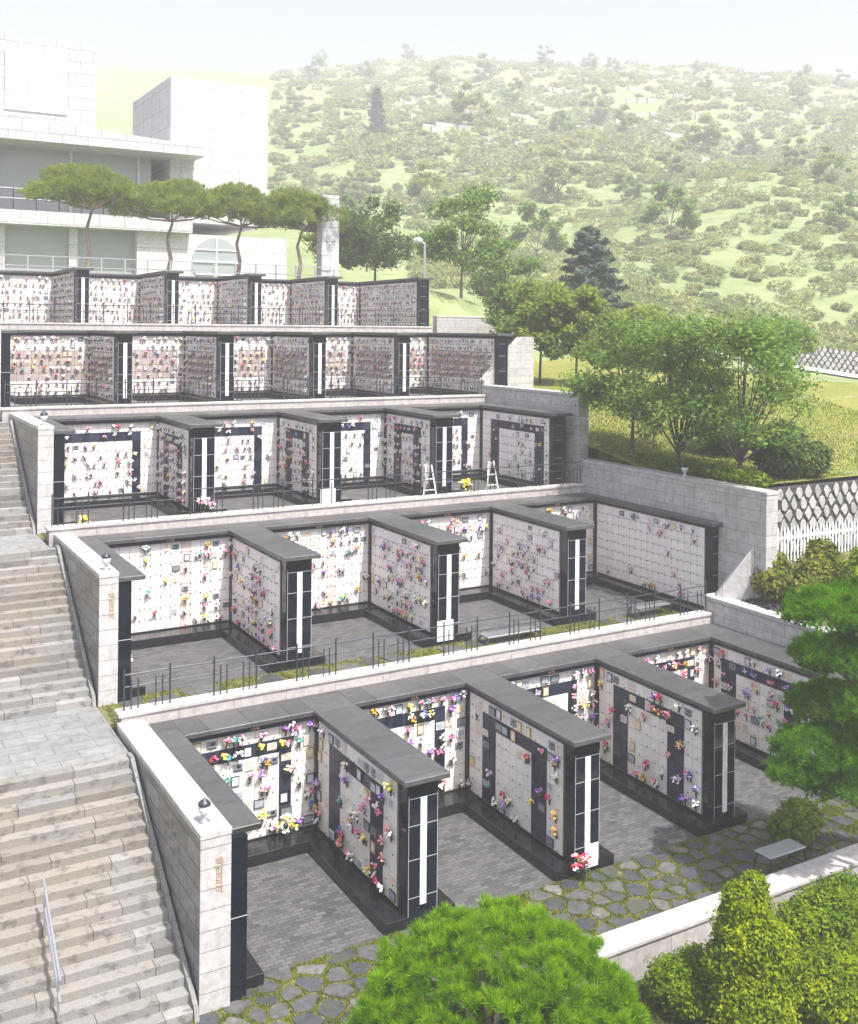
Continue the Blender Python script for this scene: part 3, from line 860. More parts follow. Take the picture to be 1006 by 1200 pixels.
def broad_tree(name, label, cat, Ht, Wd, seed, leafmat_, nleaf=7000, trunk=.38, bark='bark', lean=.1, size=.105, multi=False, loc=(0, 0, 0), group=None, nclump=52):
    r = np.random.default_rng(seed)
    th = thing(name, label, cat, loc, group)
    b = Vector(loc)
    m = MB()
    tz = Ht * trunk
    cl = spread_clumps(r, Wd / 2, Ht - tz * .95, tz * .98, nclump, Wd * .11)
    tops = []
    if not multi:
        m.limb([b + Vector((0, 0, -.2)), b + Vector((lean * .3, 0, tz * .55)), b + Vector((lean, lean * .5, tz))], [Ht * .017, Ht * .013, Ht * .011])
        st = b + Vector((lean, lean * .5, tz)); base_r = Ht * .008
    else:
        st = b + Vector((0, 0, tz * .45)); m.limb([b + Vector((0, 0, -.2)), st], [Ht * .019, Ht * .015]); base_r = Ht * .0075
    for c in cl[::2]:
        e = b + Vector(c[:3]); mid = st.lerp(e, .5) + Vector((0, 0, .12 * Ht * r.uniform(-.3, .6)))
        m.limb([st, mid, e], [base_r, base_r * .6, base_r * .22], 5)
    m.build('trunk', M[bark], th)
    loose = [(c[0] * 1.06, c[1] * 1.06, c[2] + .1, c[3] * 1.7, c[4] * 1.7, c[5] * 1.6) for c in cl]
    P, d = crown_points(int(nleaf * .66), cl, r); P2, d2 = crown_points(int(nleaf * .34), loose, r)
    P = np.concatenate([P, P2]); d = np.concatenate([d, d2])
    nb = d * .5 + np.array([0, 0, .75])
    V = leaves_at(P, nb, size, r) + np.array(loc)
    np_mesh('crown', V, 4, M[leafmat_], th)
    return th

def tufts(P, D, nneedle, length, r, wid=.006, spread=.6):
    n = len(P)
    P2 = np.repeat(P, nneedle, 0); D2 = np.repeat(D, nneedle, 0) + r.normal(0, spread, (n * nneedle, 3))
    D2 /= np.linalg.norm(D2, axis=1)[:, None]
    s = np.cross(D2, r.normal(0, 1, D2.shape)); s /= np.linalg.norm(s, axis=1)[:, None]
    L_ = length * r.uniform(.7, 1.15, len(P2))[:, None]
    return np.stack([P2 - s * wid, P2 + s * wid, P2 + D2 * L_], 1)

# round dwarf pine in front
r = np.random.default_rng(11)
th = thing('round_pine_bush', 'large rounded bright green pine bush in front of the dividing walls', 'pine bush', (9.6, 14.35, -.25))
C0 = np.array([9.68, 14.3, .52]); RAD = np.array([2.36, 2.36, 1.94])
nc_ = 520; kk = np.arange(nc_) + .5
uu = 1 - 1.45 * kk / nc_; aa = kk * 2.39996
cd_ = np.stack([np.sqrt(1 - uu * uu) * np.cos(aa), np.sqrt(1 - uu * uu) * np.sin(aa), uu], 1)
cd_ += r.normal(0, .035, cd_.shape); cd_ /= np.linalg.norm(cd_, axis=1)[:, None]
hump = 1 + .05 * np.sin(cd_[:, 0] * 7 + 1) * np.sin(cd_[:, 1] * 6) + r.normal(0, .05, nc_)
CC = C0 + cd_ * RAD * hump[:, None]
per = 17
P = np.repeat(CC, per, 0); dd_ = np.repeat(cd_, per, 0)
off = r.normal(0, 1, P.shape); off /= np.linalg.norm(off, axis=1)[:, None]
P = P + off * np.array([.12, .12, .09]) * r.uniform(.3, 1, (len(P), 1)) - dd_ * .08
D = dd_ * .55 + off * .55 + np.array([0, 0, .75]); D /= np.linalg.norm(D, axis=1)[:, None]
n2 = 1500
u2_ = r.uniform(-.45, 1, n2); a2_ = r.uniform(0, 2 * np.pi, n2)
d2 = np.stack([np.sqrt(1 - u2_ * u2_) * np.cos(a2_), np.sqrt(1 - u2_ * u2_) * np.sin(a2_), u2_], 1)
P = np.concatenate([P, C0 + d2 * RAD * r.uniform(.75, .92, (n2, 1))]); D = np.concatenate([D, d2])
np_mesh('crown', tufts(P, D, 20, .185, r, .0062, .5), 3, M['leaf_round'], th)
m = MB(); st = Vector((9.6, 14.35, -.3)); m.limb([st, st + Vector((0, 0, .7))], [.16, .13])
for k in range(14):
    a = k * 2.4; e = Vector((9.65 + math.cos(a) * 1.25, 14.3 + math.sin(a) * 1.25, .5 + (k % 4) * .28)); m.limb([st + Vector((0, 0, .5)), st.lerp(e, .5) + Vector((0, 0, .5)), e], [.08, .05, .015], 5)
m.build('trunk', M['bark'], th)

def leaf_mound(name, label, cat, loc, lobes, n, size, mat, seed, group=None, stem=True):
    r = np.random.default_rng(seed)
    th = thing(name, label, cat, loc, group)
    P, d = crown_points(n, lobes, r)
    V = leaves_at(P + np.array(loc), d * .8 + np.array([0, 0, .5]), size, r, 1.7, .6)
    np_mesh('crown', V, 4, M[mat], th)
    if stem:
        m = MB(); b = Vector(loc); top = b + Vector((0, 0, max(l[2] for l in lobes)))
        m.limb([b + Vector((0, 0, -.2)), b.lerp(top, .5), top], [.07, .05, .02])
        for l in lobes: m.limb([b + Vector((0, 0, .1)), b + Vector(l[:3])], [.035, .012], 5)
        m.build('stem', M['bark'], th)
    return th
# yellow green yew column and the hedge beside it
lob = [(0, 0, .55, .85, .85, .75), (.05, .05, 1.15, .68, .68, .6), (-.05, 0, 1.7, .6, .6, .55), (0, .05, 2.15, .46, .46, .45), (.14, 0, 2.5, .26, .26, .32), (-.2, .1, 2.3, .25, .25, .35), (.45, -.2, 1.4, .4, .4, .5), (-.42, .1, 1.2, .4, .4, .5)]
leaf_mound('yew_shrub', 'tall yellow green cone shaped yew at the lower right corner', 'yew shrub', (14.55, 13.55, -.25), lob, 34000, .052, 'leaf_yellow', 5)
lob = [(0, 0, .45, .62, .62, .5), (-.25, .3, .5, .5, .5, .42), (.3, .25, .55, .5, .5, .42)]
leaf_mound('clipped_hedge', 'low rounded clipped hedge between the yew and the front wall', 'hedge', (14.05, 14.35, -.25), lob, 14000, .046, 'leaf_hedge', 6)
lob = [(0, 0, .4, .8, .8, .55), (.7, .2, .35, .7, .7, .5), (1.4, -.3, .5, .8, .8, .6)]
leaf_mound('yew_shrub', 'broad low yellow green yew shrub beyond the cone shaped one', 'yew shrub', (16.3, 13.2, -.25), lob, 20000, .055, 'leaf_yellow', 8)

lob = [(0, 0, .5, .8, .7, .6), (.9, .2, .45, .8, .7, .55), (-.7, .1, .4, .6, .6, .5)]
leaf_mound('round_shrub', 'dark green shrub against the front granite wall by the pine trunk', 'shrub', (18.1, 14.7, -.25), lob, 12000, .06, 'leaf_hedge', 9)
rl = random.Random(3)
lawn = [(rl.uniform(11.5, 24), rl.uniform(12.6, 15.55), -.26) for _ in range(26000)]
g = np_mesh('lawn_grass', blades(lawn, .07, 15, .014), 3, M['grass']); tag(g, 'thin dry grass in front of the low granite wall', None, None, 'stuff')
# tall layered pine on the right
def layered_pine(loc, pads, trunk_pts, label, seed, mat='leaf_pine', needle=.16, name='pine_tree', dens=190, nn=18, bark='bark', group=None, tr=.13, wid=.006):
    r = np.random.default_rng(seed)
    th = thing(name, label, 'pine tree', loc, group)
    b = Vector(loc)
    m = MB(); tp = [b + Vector(p) for p in trunk_pts]
    m.limb(tp, [tr * (1 - .75 * i / (len(tp) - 1)) for i in range(len(tp))], 8)
    Ps = []; Ds = []
    for (x, y, z, rx, ry, rz) in pads:
        e = b + Vector((x, y, z - rz * .3))
        k = min(tp, key=lambda q: (q - e).length + max(0, q.z - e.z) * 2)
        m.limb([k, k.lerp(e, .55) + Vector((0, 0, -.08)), e], [tr * .42, tr * .28, tr * .1], 6)
        n = int(dens * rx * ry * 3)
        u = r.uniform(-.5, 1, n); a = r.uniform(0, 2 * np.pi, n); q = np.sqrt(np.clip(1 - u * u, 0, 1))
        d = np.stack([q * np.cos(a), q * np.sin(a), u], 1)
        lump = 1 + .16 * np.sin(a * 5 + x * 7) * np.sin(u * 6 + y) + .08 * np.sin(a * 11)
        P = np.array(b) + np.array([x, y, z]) + d * np.array([rx, ry, rz]) * (lump * r.uniform(.7, 1.03, n))[:, None]
        D = d * .6 + np.array([0, 0, .9]); D /= np.linalg.norm(D, axis=1)[:, None]
        Ps.append(P); Ds.append(D)
    m.build('trunk', M[bark], th)
    np_mesh('crown', tufts(np.concatenate(Ps), np.concatenate(Ds), nn, needle, r, wid, .6), 3, M[mat], th)
    return th
pads = [(-1.07, .61, 6.5, .96, .87, .46), (.05, .55, 6.55, .93, .9, .45), (-.70, .63, 5.48, .96, .87, .42), (-1.5, .58, 5.7, .52, .47, .3), (-.61, .93, 4.35, .89, .80, .42), (-1.52, .64, 3.63, .85, .77, .45),
        (-2.03, .71, 3.21, .56, .50, .33), (-.76, .55, 2.83, .83, .75, .4), (-.45, -.14, 4.6, .93, .83, .45), (.44, .44, 6.12, .93, .83, .5), (.75, .1, 8.25, .83, .75, .5), (.7, 0, 9.76, .78, .70, .48), (.5, -.1, 11.07, .67, .60, .42),
        (1.1, -.2, 8.9, .8, .8, .45), (1.2, -.3, 7.0, .95, .9, .45), (1.3, -.4, 4.6, 1.0, .9, .45), (.9, -.5, 10.4, .6, .6, .36), (.9, .5, 3.4, .9, .8, .42)]
layered_pine((19.98, 14.79, -.25), pads, [(0, 0, -.2), (.15, -.05, 1.6), (.05, .05, 3.0), (.2, -.02, 4.6), (.1, .02, 6.2), (.25, 0, 7.8), (.2, 0, 11.0)], 'tall layered garden pine standing at the right edge of the front wall', 21, dens=430, nn=24, wid=.008, tr=.10)
lob = [(0, 0, .35, .55, .5, .4), (.5, .2, .4, .6, .5, .45)]
leaf_mound('round_shrub', 'small bright green shrub beside the steel bench', 'shrub', (20.35, 17.6, 0), lob, 3200, .08, 'leaf_hedge', 31)

# shrubs in the planter, right of the second terrace
k = 0
for (x, y, z, s, mt, lab) in ((26.0, 23.2, 4.0, .95, 'leaf_shrub', 'olive green shrub at the end of the tall granite wall'), (26.3, 22.0, 3.9, 1.0, 'leaf_shrub', 'wide olive shrub in the planter behind the pine'),
                              (25.6, 21.6, 3.75, .7, 'leaf_shrub', 'olive shrub nearest the low planter wall'), (27.4, 22.6, 4.4, .95, 'leaf_shrub', 'olive shrub below the white picket fence'),
                              (27.6, 21.0, 4.3, 1.1, 'leaf_hedge', 'green shrub half hidden behind the pine top')):
    lob = [(0, 0, s * .5, s * .8, s * .8, s * .62), (s * .5, s * .2, s * .55, s * .6, s * .6, s * .5), (-s * .45, -s * .2, s * .5, s * .6, s * .6, s * .5), (0.1, .1, s * 1.05, s * .5, s * .5, s * .4)]
    leaf_mound('planter_shrub', lab, 'shrub', (x, y, z), lob, 3800, .11, mt, 50 + k, 'shrubs in the granite planter'); k += 1
lob = [(0, 0, .12, .5, .9, .16)]
leaf_mound('ground_cover', 'dusky mauve ground cover along the planter wall', 'ground cover', (25.35, 22.8, 3.75), lob, 1500, .08, 'leaf_mauve', 61, stem=False)

# trees on the bank behind the outer wall
def on(x, y): return (x, y, hz(x, y))
broad_tree('broadleaf_tree', 'slender broadleaf tree above the outer granite wall, nearest the third terrace', 'tree', 5.1, 4.2, 71, 'leaf_tree', 9500, .33, loc=on(26.5, 30.6), group='trees above the outer granite wall')
broad_tree('broadleaf_tree', 'forked broadleaf tree in the middle above the outer granite wall', 'tree', 5.0, 4.4, 72, 'leaf_tree', 10000, .3, loc=on(26.4, 28.0), group='trees above the outer granite wall', multi=True)
broad_tree('broadleaf_tree', 'spreading several stemmed tree at the front end of the outer granite wall', 'tree', 5.2, 5.4, 73, 'leaf_tree', 13000, .27, loc=on(26.9, 25.6), group='trees above the outer granite wall', multi=True)
lob = [(0, 0, .8, 1.0, 1.0, .8), (.5, .3, 1.2, .8, .8, .7), (-.4, -.3, 1.0, .8, .8, .7), (.9, -.4, .7, .8, .8, .65)]
leaf_mound('round_shrub', 'dark glossy round shrub above the diamond stone wall', 'shrub', on(29.0, 25.7), lob, 5200, .13, 'leaf_dark', 81)
lob = [(0, 0, .9, 1.0, 1.0, .9), (.3, .3, 1.7, .8, .8, .7), (-.5, .1, 1.2, .7, .7, .7)]
leaf_mound('round_shrub', 'bright green shrub behind the several stemmed tree', 'shrub', on(29.9, 29.2), lob, 4500, .14, 'leaf_light', 82)
rl = random.Random(8); lawn = []
for _ in range(42000):
    x, y = 26 + 13 * rl.random() ** 1.4, rl.uniform(24.9, 39)
    lawn.append((x, y, hz(x, y)))
g = np_mesh('slope_grass', blades(lawn, .09, 16, .024), 3, M['grass']); tag(g, 'rough grass on the bank behind the outer granite wall', None, None, 'stuff')
# low hedge strip behind the wall top
lob = [(0, q * .9, .22, .45, .6, .28) for q in range(-4, 5)]
leaf_mound('hedge_strip', 'low green hedge strip along the top of the outer granite wall', 'hedge', on(26.5, 28.2), lob, 5500, .10, 'leaf_hedge', 83, stem=False)

mids = [
    (30.7, 42.3, 4.7, 3.4, 'leaf_light', 'pale green tree beside the small lantern above the third terrace', 'b'),
    (31.6, 40.6, 4.4, 3.0, 'leaf_light', 'pale green tree right of the lantern above the third terrace', 'b'),
    (31.8, 46.3, 4.4, 2.9, 'leaf_tree', 'thin trunked tree behind the white wing wall', 'b'),
    (32.8, 38.9, 3.3, 3.0, 'leaf_light', 'low pale tree behind the slender tree', 'b'),
    (34.7, 56.2, 6.4, 5.1, 'leaf_tree', 'thin stemmed tree right of the lamp post', 'b'),
    (31.9, 62.6, 5.6, 5.4, 'leaf_dark', 'dark broadleaf tree left of the lamp post', 'b'),
    (30.4, 65.3, 5.0, 4.2, 'leaf_light', 'light tree beside the dark slate pillar', 'b'),
    (39.2, 58.4, 5.2, 4.8, 'leaf_tree', 'broadleaf tree left of the blue conifer', 'b'),
    (42.2, 62.0, 2.8, 3.6, 'leaf_light', 'low yellow green tree at the foot of the meadow', 'b'),
    (42.3, 47.5, 2.9, 3.6, 'leaf_light', 'low bushy tree under the long stone wall', 'b'),
    (48.5, 43.5, 3.0, 4.0, 'leaf_tree', 'low bushy tree near the right end of the long stone wall', 'b'),
]
for k, (x, y, h, w, lf, lab, _) in enumerate(mids):
    broad_tree('broadleaf_tree', lab, 'tree', h, w, 100 + k, lf, 9000, .34, loc=on(x, y), size=.15, group='trees on the slope beyond the terraces', nclump=40)
# blue conifer
def conifer(label, loc, Ht, Wd, seed, mat='leaf_blue', n=6500, group=None, name='conifer_tree', size=.24):
    r = np.random.default_rng(seed)
    th = thing(name, label, 'conifer', loc, group)
    m = MB(); b = Vector(loc); m.limb([b + Vector((0, 0, -.3)), b + Vector((0, 0, Ht * .95))], [Ht * .022, Ht * .004])
    P = []; D = []
    nb = 46
    for k in range(nb):
        h = .1 + .88 * (k / nb) ; L_ = Wd / 2 * (1 - h) ** .75 * r.uniform(.75, 1.12) + .15
        a = k * 2.4 + r.uniform(-.3, .3)
        tip = Vector((math.cos(a) * L_, math.sin(a) * L_, h * Ht + L_ * .12)); s = Vector((0, 0, h * Ht))
        m.limb([b + s, b + tip], [Ht * .006, Ht * .002], 4)
        nn = int(n / nb * (L_ / (Wd / 2) + .25) * 1.2)
        t_ = r.uniform(.15, 1.05, nn)
        pp = np.array(s)[None] + (np.array(tip) - np.array(s))[None] * t_[:, None] + r.normal(0, 1, (nn, 3)) * np.array([.22, .22, .13]) * (Ht / 8) * (1.3 - t_ * .7)[:, None]
        P.append(pp); D.append(np.tile(np.array([math.cos(a) * .5, math.sin(a) * .5, .8]), (nn, 1)))
    m.build('trunk', M['bark'], th)
    V = leaves_at(np.concatenate(P) + np.array(loc), np.concatenate(D), size, r, 2.4, .5)
    np_mesh('crown', V, 4, M[mat], th)
    return th
conifer('large blue grey conifer standing at the end of the meadow wall', on(42.9, 53.8), 7.6, 7.0, 140, n=11000, size=.2)

# red pines in front of the building
pp = [(13.2, 62.5, 6.2, 'first'), (18.0, 62.8, 5.6, 'second'), (22.6, 63.5, 5.6, 'third'), (26.0, 61.8, 5.4, 'fourth')]
for k, (x, y, h, o_) in enumerate(pp):
    rr = random.Random(k + 3)
    pads = []
    for q in range(13):
        a = q * 2.4 + k; d_ = (.15 + .85 * (q / 13)) * 2.9
        pads.append((math.cos(a) * d_, math.sin(a) * d_, h * (.98 - .30 * (d_ / 2.9) ** 1.5) + rr.uniform(-.25, .2), rr.uniform(1.0, 1.5), rr.uniform(1.0, 1.5), .62))
    layered_pine((x, y, 14.98), pads, [(0, 0, -.2), (.25, 0, h * .25), (.05, .1, h * .45), (.35, 0, h * .65), (.2, .1, h * .82)], 'spreading red pine with crooked pale trunk, %s from the stairs before the building' % o_, 150 + k,
                 'leaf_light', .3, 'red_pine', 70, 14, 'palebark', 'red pines along the plaza', .16, .016)

# hillside trees, shrubs and grave terraces (far)
r = np.random.default_rng(77)
proto = [broad_tree('hill_tree', 'x', 'tree', 8, 7, 200 + q, lf, 1500, .2, size=.5, group='scattered trees on the far hillside', nclump=16) for q, lf in enumerate(('leaf_tree', 'leaf_scrub_hazed', 'leaf_light'))]
proto.append(conifer('x', (0, 0, 0), 11, 4.5, 210, 'leaf_blue', 1500, 'scattered trees on the far hillside', 'hill_tree', .5))
kinds = ('mid green round tree', 'dull green round tree', 'pale green round tree', 'blue green pointed conifer')
cnt = 0; used = [False] * 4
rowsD = [(125, 'just above the meadow'), (175, 'on the lower hillside'), (235, 'on the middle hillside'), (310, 'on the upper hillside'), (400, 'near the hill top'), (490, 'on the hill crest')]
for D0, where in rowsD:
    nx_ = 4 if D0 < 130 else 8
    for k in range(nx_):
        D = D0 * r.uniform(.92, 1.1)
        s = -.16 + (k + r.uniform(.1, .9)) / nx_ * .60
        Lx = D * s
        x, y = .5 * D + .866 * Lx, .866 * D - .5 * Lx
        if s < -.10 and D < 130: continue
        q = int(r.choice(4, p=(.34, .33, .23, .10)))
        o = proto[q] if not used[q] else copy_tree(proto[q])
        used[q] = True
        o.location = on(x, y); o.rotation_euler = (0, 0, r.uniform(0, 6)); sc_ = r.uniform(.5, 1.0) * (1 + (D > 200) * .25); o.scale = (sc_, sc_, sc_)
        o['label'] = '%s %s, %s along from the building side' % (kinds[q], where, ORD[k]); o['group'] = 'scattered trees on the far hillside'
        cnt += 1
# shrub belt on the meadow: one uncountable mass
def mass(name, label, n, zone, size, mat, seed, hscale, m_=110):
    r = np.random.default_rng(seed)
    P = []
    for k in range(n):
        D, Lx = zone(r); x, y = .5 * D + .866 * Lx, .866 * D - .5 * Lx
        s = hscale * r.uniform(.5, 1.3)
        d = r.normal(0, 1, (m_, 3)); d /= np.linalg.norm(d, axis=1)[:, None]
        P.append(np.array([x, y, hz(x, y) + s * .4]) + d * np.array([s * 1.3, s * 1.3, s * .55]) * r.uniform(.7, 1, (m_, 1)))
    P = np.concatenate(P)
    V = leaves_at(P, np.tile(np.array([0, 0, .8]), (len(P), 1)), size, r, 1.5, .7)
    o = np_mesh(name, V, 4, M[mat], None); tag(o, label, None, None, 'stuff')
mass('shrubbery', 'dense wild shrubs covering the foot of the meadow', 170, lambda r: (r.uniform(84, 100), r.uniform(10, 44)), .3, 'leaf_scrub_hazed', 301, 1.0)
mass('wild_scrub_vegetation', 'fine haze-paled scrub on the near part of the hillside', 620, lambda r: ((lambda D: (D, D * r.uniform(-.02, .46)))(r.uniform(98, 200))), .27, 'leaf_scrub_hazed', 306, 1.2, 230)
mass('scrub_vegetation', 'rough haze-paled green scrub covering the hillside', 2300, lambda r: ((lambda D: (D, D * r.uniform(-.15, .46)))(r.uniform(180, 500))), .62, 'leaf_scrub_hazed', 305, 1.5, 100)
mass('undergrowth', 'rough bushes scattered over the hillside', 260, lambda r: ((lambda D: (D, D * r.uniform(-.12, .46)))(r.uniform(200, 500))), .7, 'leaf_scrub_hazed', 302, 2.2)
# grave terraces: pale low kerbs stepping up the hill, uncountable at this distance
m = MB(); r2_ = random.Random(5)
for k in range(260):
    D = r2_.uniform(220, 500); Lx = D * r2_.uniform(-.02, .46); x, y = .5 * D + .866 * Lx, .866 * D - .5 * Lx; z = hz(x, y)
    w = r2_.uniform(.8, 3.2)
    m.box(x - w, x + w, y - .3, y + .3, z - .4, z + r2_.uniform(.5, 1.1))
o = struct('distant_gravestones_rubble', m, M['stone_white'], 0, 'stuff', 'pale gravestones and kerbs dotted over the far hillside')

# ------------------------------------------------------------------ building behind the top terrace, its colours paled for haze
M['bldg_white'] = stone('pale_render', (.60, .60, .61), .7, (2.4, 1.6, 0), 'wall', .02, .06, .15)
M['bldg_grey'] = stone('haze_paled_cladding', (.50, .51, .53), .6, (1.8, .9, .5), 'wall', .02, .06, .15)  # cladding lightened in its colour to stand for haze
M['bldg_glass'] = plain('haze_paled_window_glass', (.30, .33, .35), .3, 0, .6)  # dark glazing painted pale, haze put into the colour
th = thing('modern_building', 'large grey and white modern building behind the red pines', 'building', (14, 80, 15))
m = MB(); m.box(-12, 20.5, 80.2, 100, 15, 19.4); m.build('ground_floor', M['bldg_glass'], th)
m = MB(); m.box(-12, 24.5, 78.6, 100, 19.4, 20.4); m.build('floor_slab', M['bldg_grey'], th)
m = MB(); m.box(-12, 22, 81.2, 100, 20.4, 25.2); m.build('upper_glazing', M['bldg_glass'], th)
for x in (-4, 1, 6, 11, 16, 21):
    m = MB(); m.box(x - .3, x + .3, 79.8, 80.19, 15, 19.4); m.build('column', M['bldg_white'], th)
    m = MB(); m.box(x - .1, x + .1, 81.0, 81.19, 20.4, 25.2); m.build('mullion', M['bldg_white'], th)
m = MB(); m.prism([(-12, 26.9), (-12, 25.2), (25.2, 25.2), (25.2, 25.9), (10, 26.9)], 77.8, 100, 'y'); m.build('roof_canopy', M['bldg_grey'], th)
m = MB(); m.box(-12, 18, 82, 100, 26.9, 33.5); m.build('penthouse', M['bldg_grey'], th)
for x in (-3, 4.5, 11.5):
    m = MB(); m.box(x, x + 4.4, 81.9, 81.99, 28, 32.4); m.build('window', M['bldg_white'], th)
m = MB(); m.box(23.3, 31.2, 80.5, 92, 20.41, 31.6); m.build('stair_tower', M['bldg_white'], th)
m = MB(); m.box(20.5, 32.5, 79.4, 92, 15, 19.39); m.build('white_wall', M['bldg_white'], th)
m = MB()
for k in range(22): m.tube((-10 + k * 1.55, 78.9, 20.4), (-10 + k * 1.55, 78.9, 22.0), .05, n=5)
for z in (21.9, 21.2): m.tube((-10, 78.9, z), (23.5, 78.9, z), .05, n=5)
m.build('balcony_railing', M['rail'], th)
m = MB(); c = (26.6, 79.36, 17.3); seg = 28
m.prism([(c[0] + 1.9 * math.cos(2 * math.pi * k / seg), c[2] + 1.9 * math.sin(2 * math.pi * k / seg)) for k in range(seg)], 79.3, 79.399, 'y')
w_ = m.build('round_window', M['bldg_glass'], th)
m = MB(); m.box(c[0] - 1.85, c[0] + 1.85, 79.2, 79.298, 17.26, 17.36); m.box(c[0] - .05, c[0] + .05, 79.21, 79.297, 15.5, 19.1)
m.box(c[0] - 1.6, c[0] + 1.6, 79.22, 79.296, 18.2, 18.27); m.box(c[0] - 1.6, c[0] + 1.6, 79.22, 79.296, 16.3, 16.37); m.build('window_bars', M['whitepaint'], w_)
th = thing('plaza_railing', 'pale metal railing along the plaza behind the top terrace', 'railing', (10, 60.3, 15))
for k in range(24):
    x = -2 + k * 1.3
    m = MB(); m.box(x - .04, x + .04, 60.26, 60.34, 14.99, 16.1); m.build('post', M['steel'], th)
for z in (15.5, 16.05):
    m = MB(); m.box(-2, 28, 60.345, 60.38, z, z + .05); m.build('rail', M['steel'], th)
m = MB(); m.box(-4, 27, 60.7, 60.95, 14.99, 15.25); o = m.build('brick_kerb', plain('red_brick_kerb', (.38, .16, .11), .8), None, .01); tag(o, 'long low red brick kerb in front of the red pines', 'kerb')
th = thing('slate_pillar', 'tall dark slate pillar with a white notice panel beside the pines', 'pillar', (27.7, 60.8, 15))
m = MB(); m.box(27.1, 28.3, 60.5, 61.3, 14.9, 20.6); m.build('shaft', M['bldg_grey'], th, .03)
m = MB(); m.box(27.75, 28.2, 60.46, 60.499, 15.6, 17.0); m.build('notice_panel', M['paper'], th)
m = MB(); m.box(26.2, 29.8, 60.0, 61.8, 14.9, 15.2); m.build('base_slab', M['bldg_grey'], th, .02)
th = thing('lamp_post', 'slim pale lamp post with a round head at the end of the top terrace', 'street lamp', (30.0, 52.6, 12))
m = MB(); m.tube((30, 52.6, 11.8), (30, 52.6, 17.2), .09, .07, 10); m.build('pole', M['steel'], th)
m = MB(); m.tube((30, 52.6, 17.15), (29.55, 52.45, 17.35), .05, .04, 8); m.lathe([(.05, -.12), (.25, -.05), (.28, .06), (.18, .16), (.03, .2)], (29.45, 52.42, 17.3), 12); m.build('lamp_head', M['whitepaint'], th)

# ------------------------------------------------------------------ small lanterns on the walls
def lantern(loc, label):
    th = thing('wall_lantern', label, 'lantern', loc, 'small lanterns on the granite walls')
    m = MB(); m.lathe([(.10, 0), (.11, .02), (.05, .05), (.035, .09), (.05, .12)], loc, 12); m.build('foot', M['steel'], th, smooth=True)
    m = MB(); m.lathe([(.045, .12), (.095, .17), (.115, .24), (.105, .31)], loc, 12); m.build('globe', M['lampglass'], th, smooth=True)
    m = MB(); m.lathe([(.12, .31), (.115, .345), (.07, .39), (.02, .42), (.012, .45)], loc, 12); m.build('cap', M['rail'], th, smooth=True)
lantern((6.16, 18.75, 3.251), 'glass lantern on the granite stair wall of the front terrace')
lantern((6.2, 26.68, 6.251), 'glass lantern on the granite stair wall of the second terrace')
lantern((5.95, 33.8, 9.251), 'glass lantern on the granite stair wall of the third terrace')
lantern((25.7, 26.95, 7.331), 'glass lantern on the tall granite wall below the trees')
lantern((26.6, 36.8, hz(26.6, 36.8) + .02), 'glass lantern standing in the grass above the third terrace')

# ------------------------------------------------------------------ bouquets and frames on the niches
FC = {'pink': (.72, .16, .34), 'white': (.80, .78, .76), 'red': (.58, .025, .03), 'yellow': (.78, .58, .04), 'purple': (.25, .09, .48), 'orange': (.75, .25, .04), 'lilac': (.58, .40, .66), 'peach': (.80, .48, .36), 'teal': (.05, .32, .30), 'blue': (.06, .12, .45), 'cream': (.78, .74, .60)}
fm = {k: plain('petals_' + k, c, .7, nz=.18, scale=25) for k, c in FC.items()}
M['stem'] = plain('flower_leaves', (.05, .11, .03), .7, nz=.3)
M['vase'] = plain('dark_vase', (.03, .03, .035), .3)
def bouquet_mesh(main, second, seed, vase=True, size=1.0):
    r = random.Random(seed); m = MB(); size *= 1.12
    if vase: m.lathe([(.016, -.10), (.03, 0.0), (.036, .03)], (0, -.055, 0), 6, 2)
    for k in range(9):
        a = r.uniform(0, 6.28); q = r.uniform(.02, .085) * size
        c = (math.cos(a) * q, -.07 - r.uniform(0, .07) * size, .085 * size + math.sin(a) * q * .8)
        rr = r.uniform(.024, .038) * size
        for e in range(3):
            m.blob((c[0] + r.uniform(-.5, .5) * rr, c[1] + r.uniform(-.4, .4) * rr, c[2] + r.uniform(-.5, .5) * rr), rr * r.uniform(.6, .95), 0 if r.random() < .68 else 1, r.uniform(.6, .9))
    for k in range(8):
        a = r.uniform(0, 6.28); q = r.uniform(.06, .12) * size; p = Vector((0, -.06, .03)); e = p + Vector((math.cos(a) * q, -r.uniform(0, .06), .05 + math.sin(a) * q * .9)) * 1.0
        s = Vector((-math.sin(a), 0, math.cos(a))) * .022
        m.face([p, p.lerp(e, .55) + s, e, p.lerp(e, .55) - s], 3)
    o = m.build('flower_bouquet', [fm[main], fm[second], M['vase'], M['stem']])
    me = o.data; bpy.data.objects.remove(o)
    return me
combos = [('pink', 'white'), ('white', 'cream'), ('pink', 'lilac'), ('red', 'pink'), ('yellow', 'white'), ('white', 'pink'), ('purple', 'lilac'), ('orange', 'yellow'), ('lilac', 'white'), ('peach', 'pink'), ('cream', 'yellow'), ('teal', 'white'), ('blue', 'lilac'), ('white', 'lilac'), ('white', 'white')]
wts = [9, 9, 7, 5, 6, 8, 5, 3, 5, 6, 4, 2, 2, 6, 7]
wt1 = [6, 12, 4, 3, 4, 9, 3, 2, 5, 5, 5, 2, 2, 8, 12]
wt2 = [2, 12, 1, 1.5, 1, 6, .6, .4, 3, 2, 8, .6, .6, 6, 14]
BQ = [bouquet_mesh(a, b, 400 + i) for i, (a, b) in enumerate(combos)]
BQ2 = [bouquet_mesh(a, b, 500 + i, True, 1.25) for i, (a, b) in enumerate(combos)]

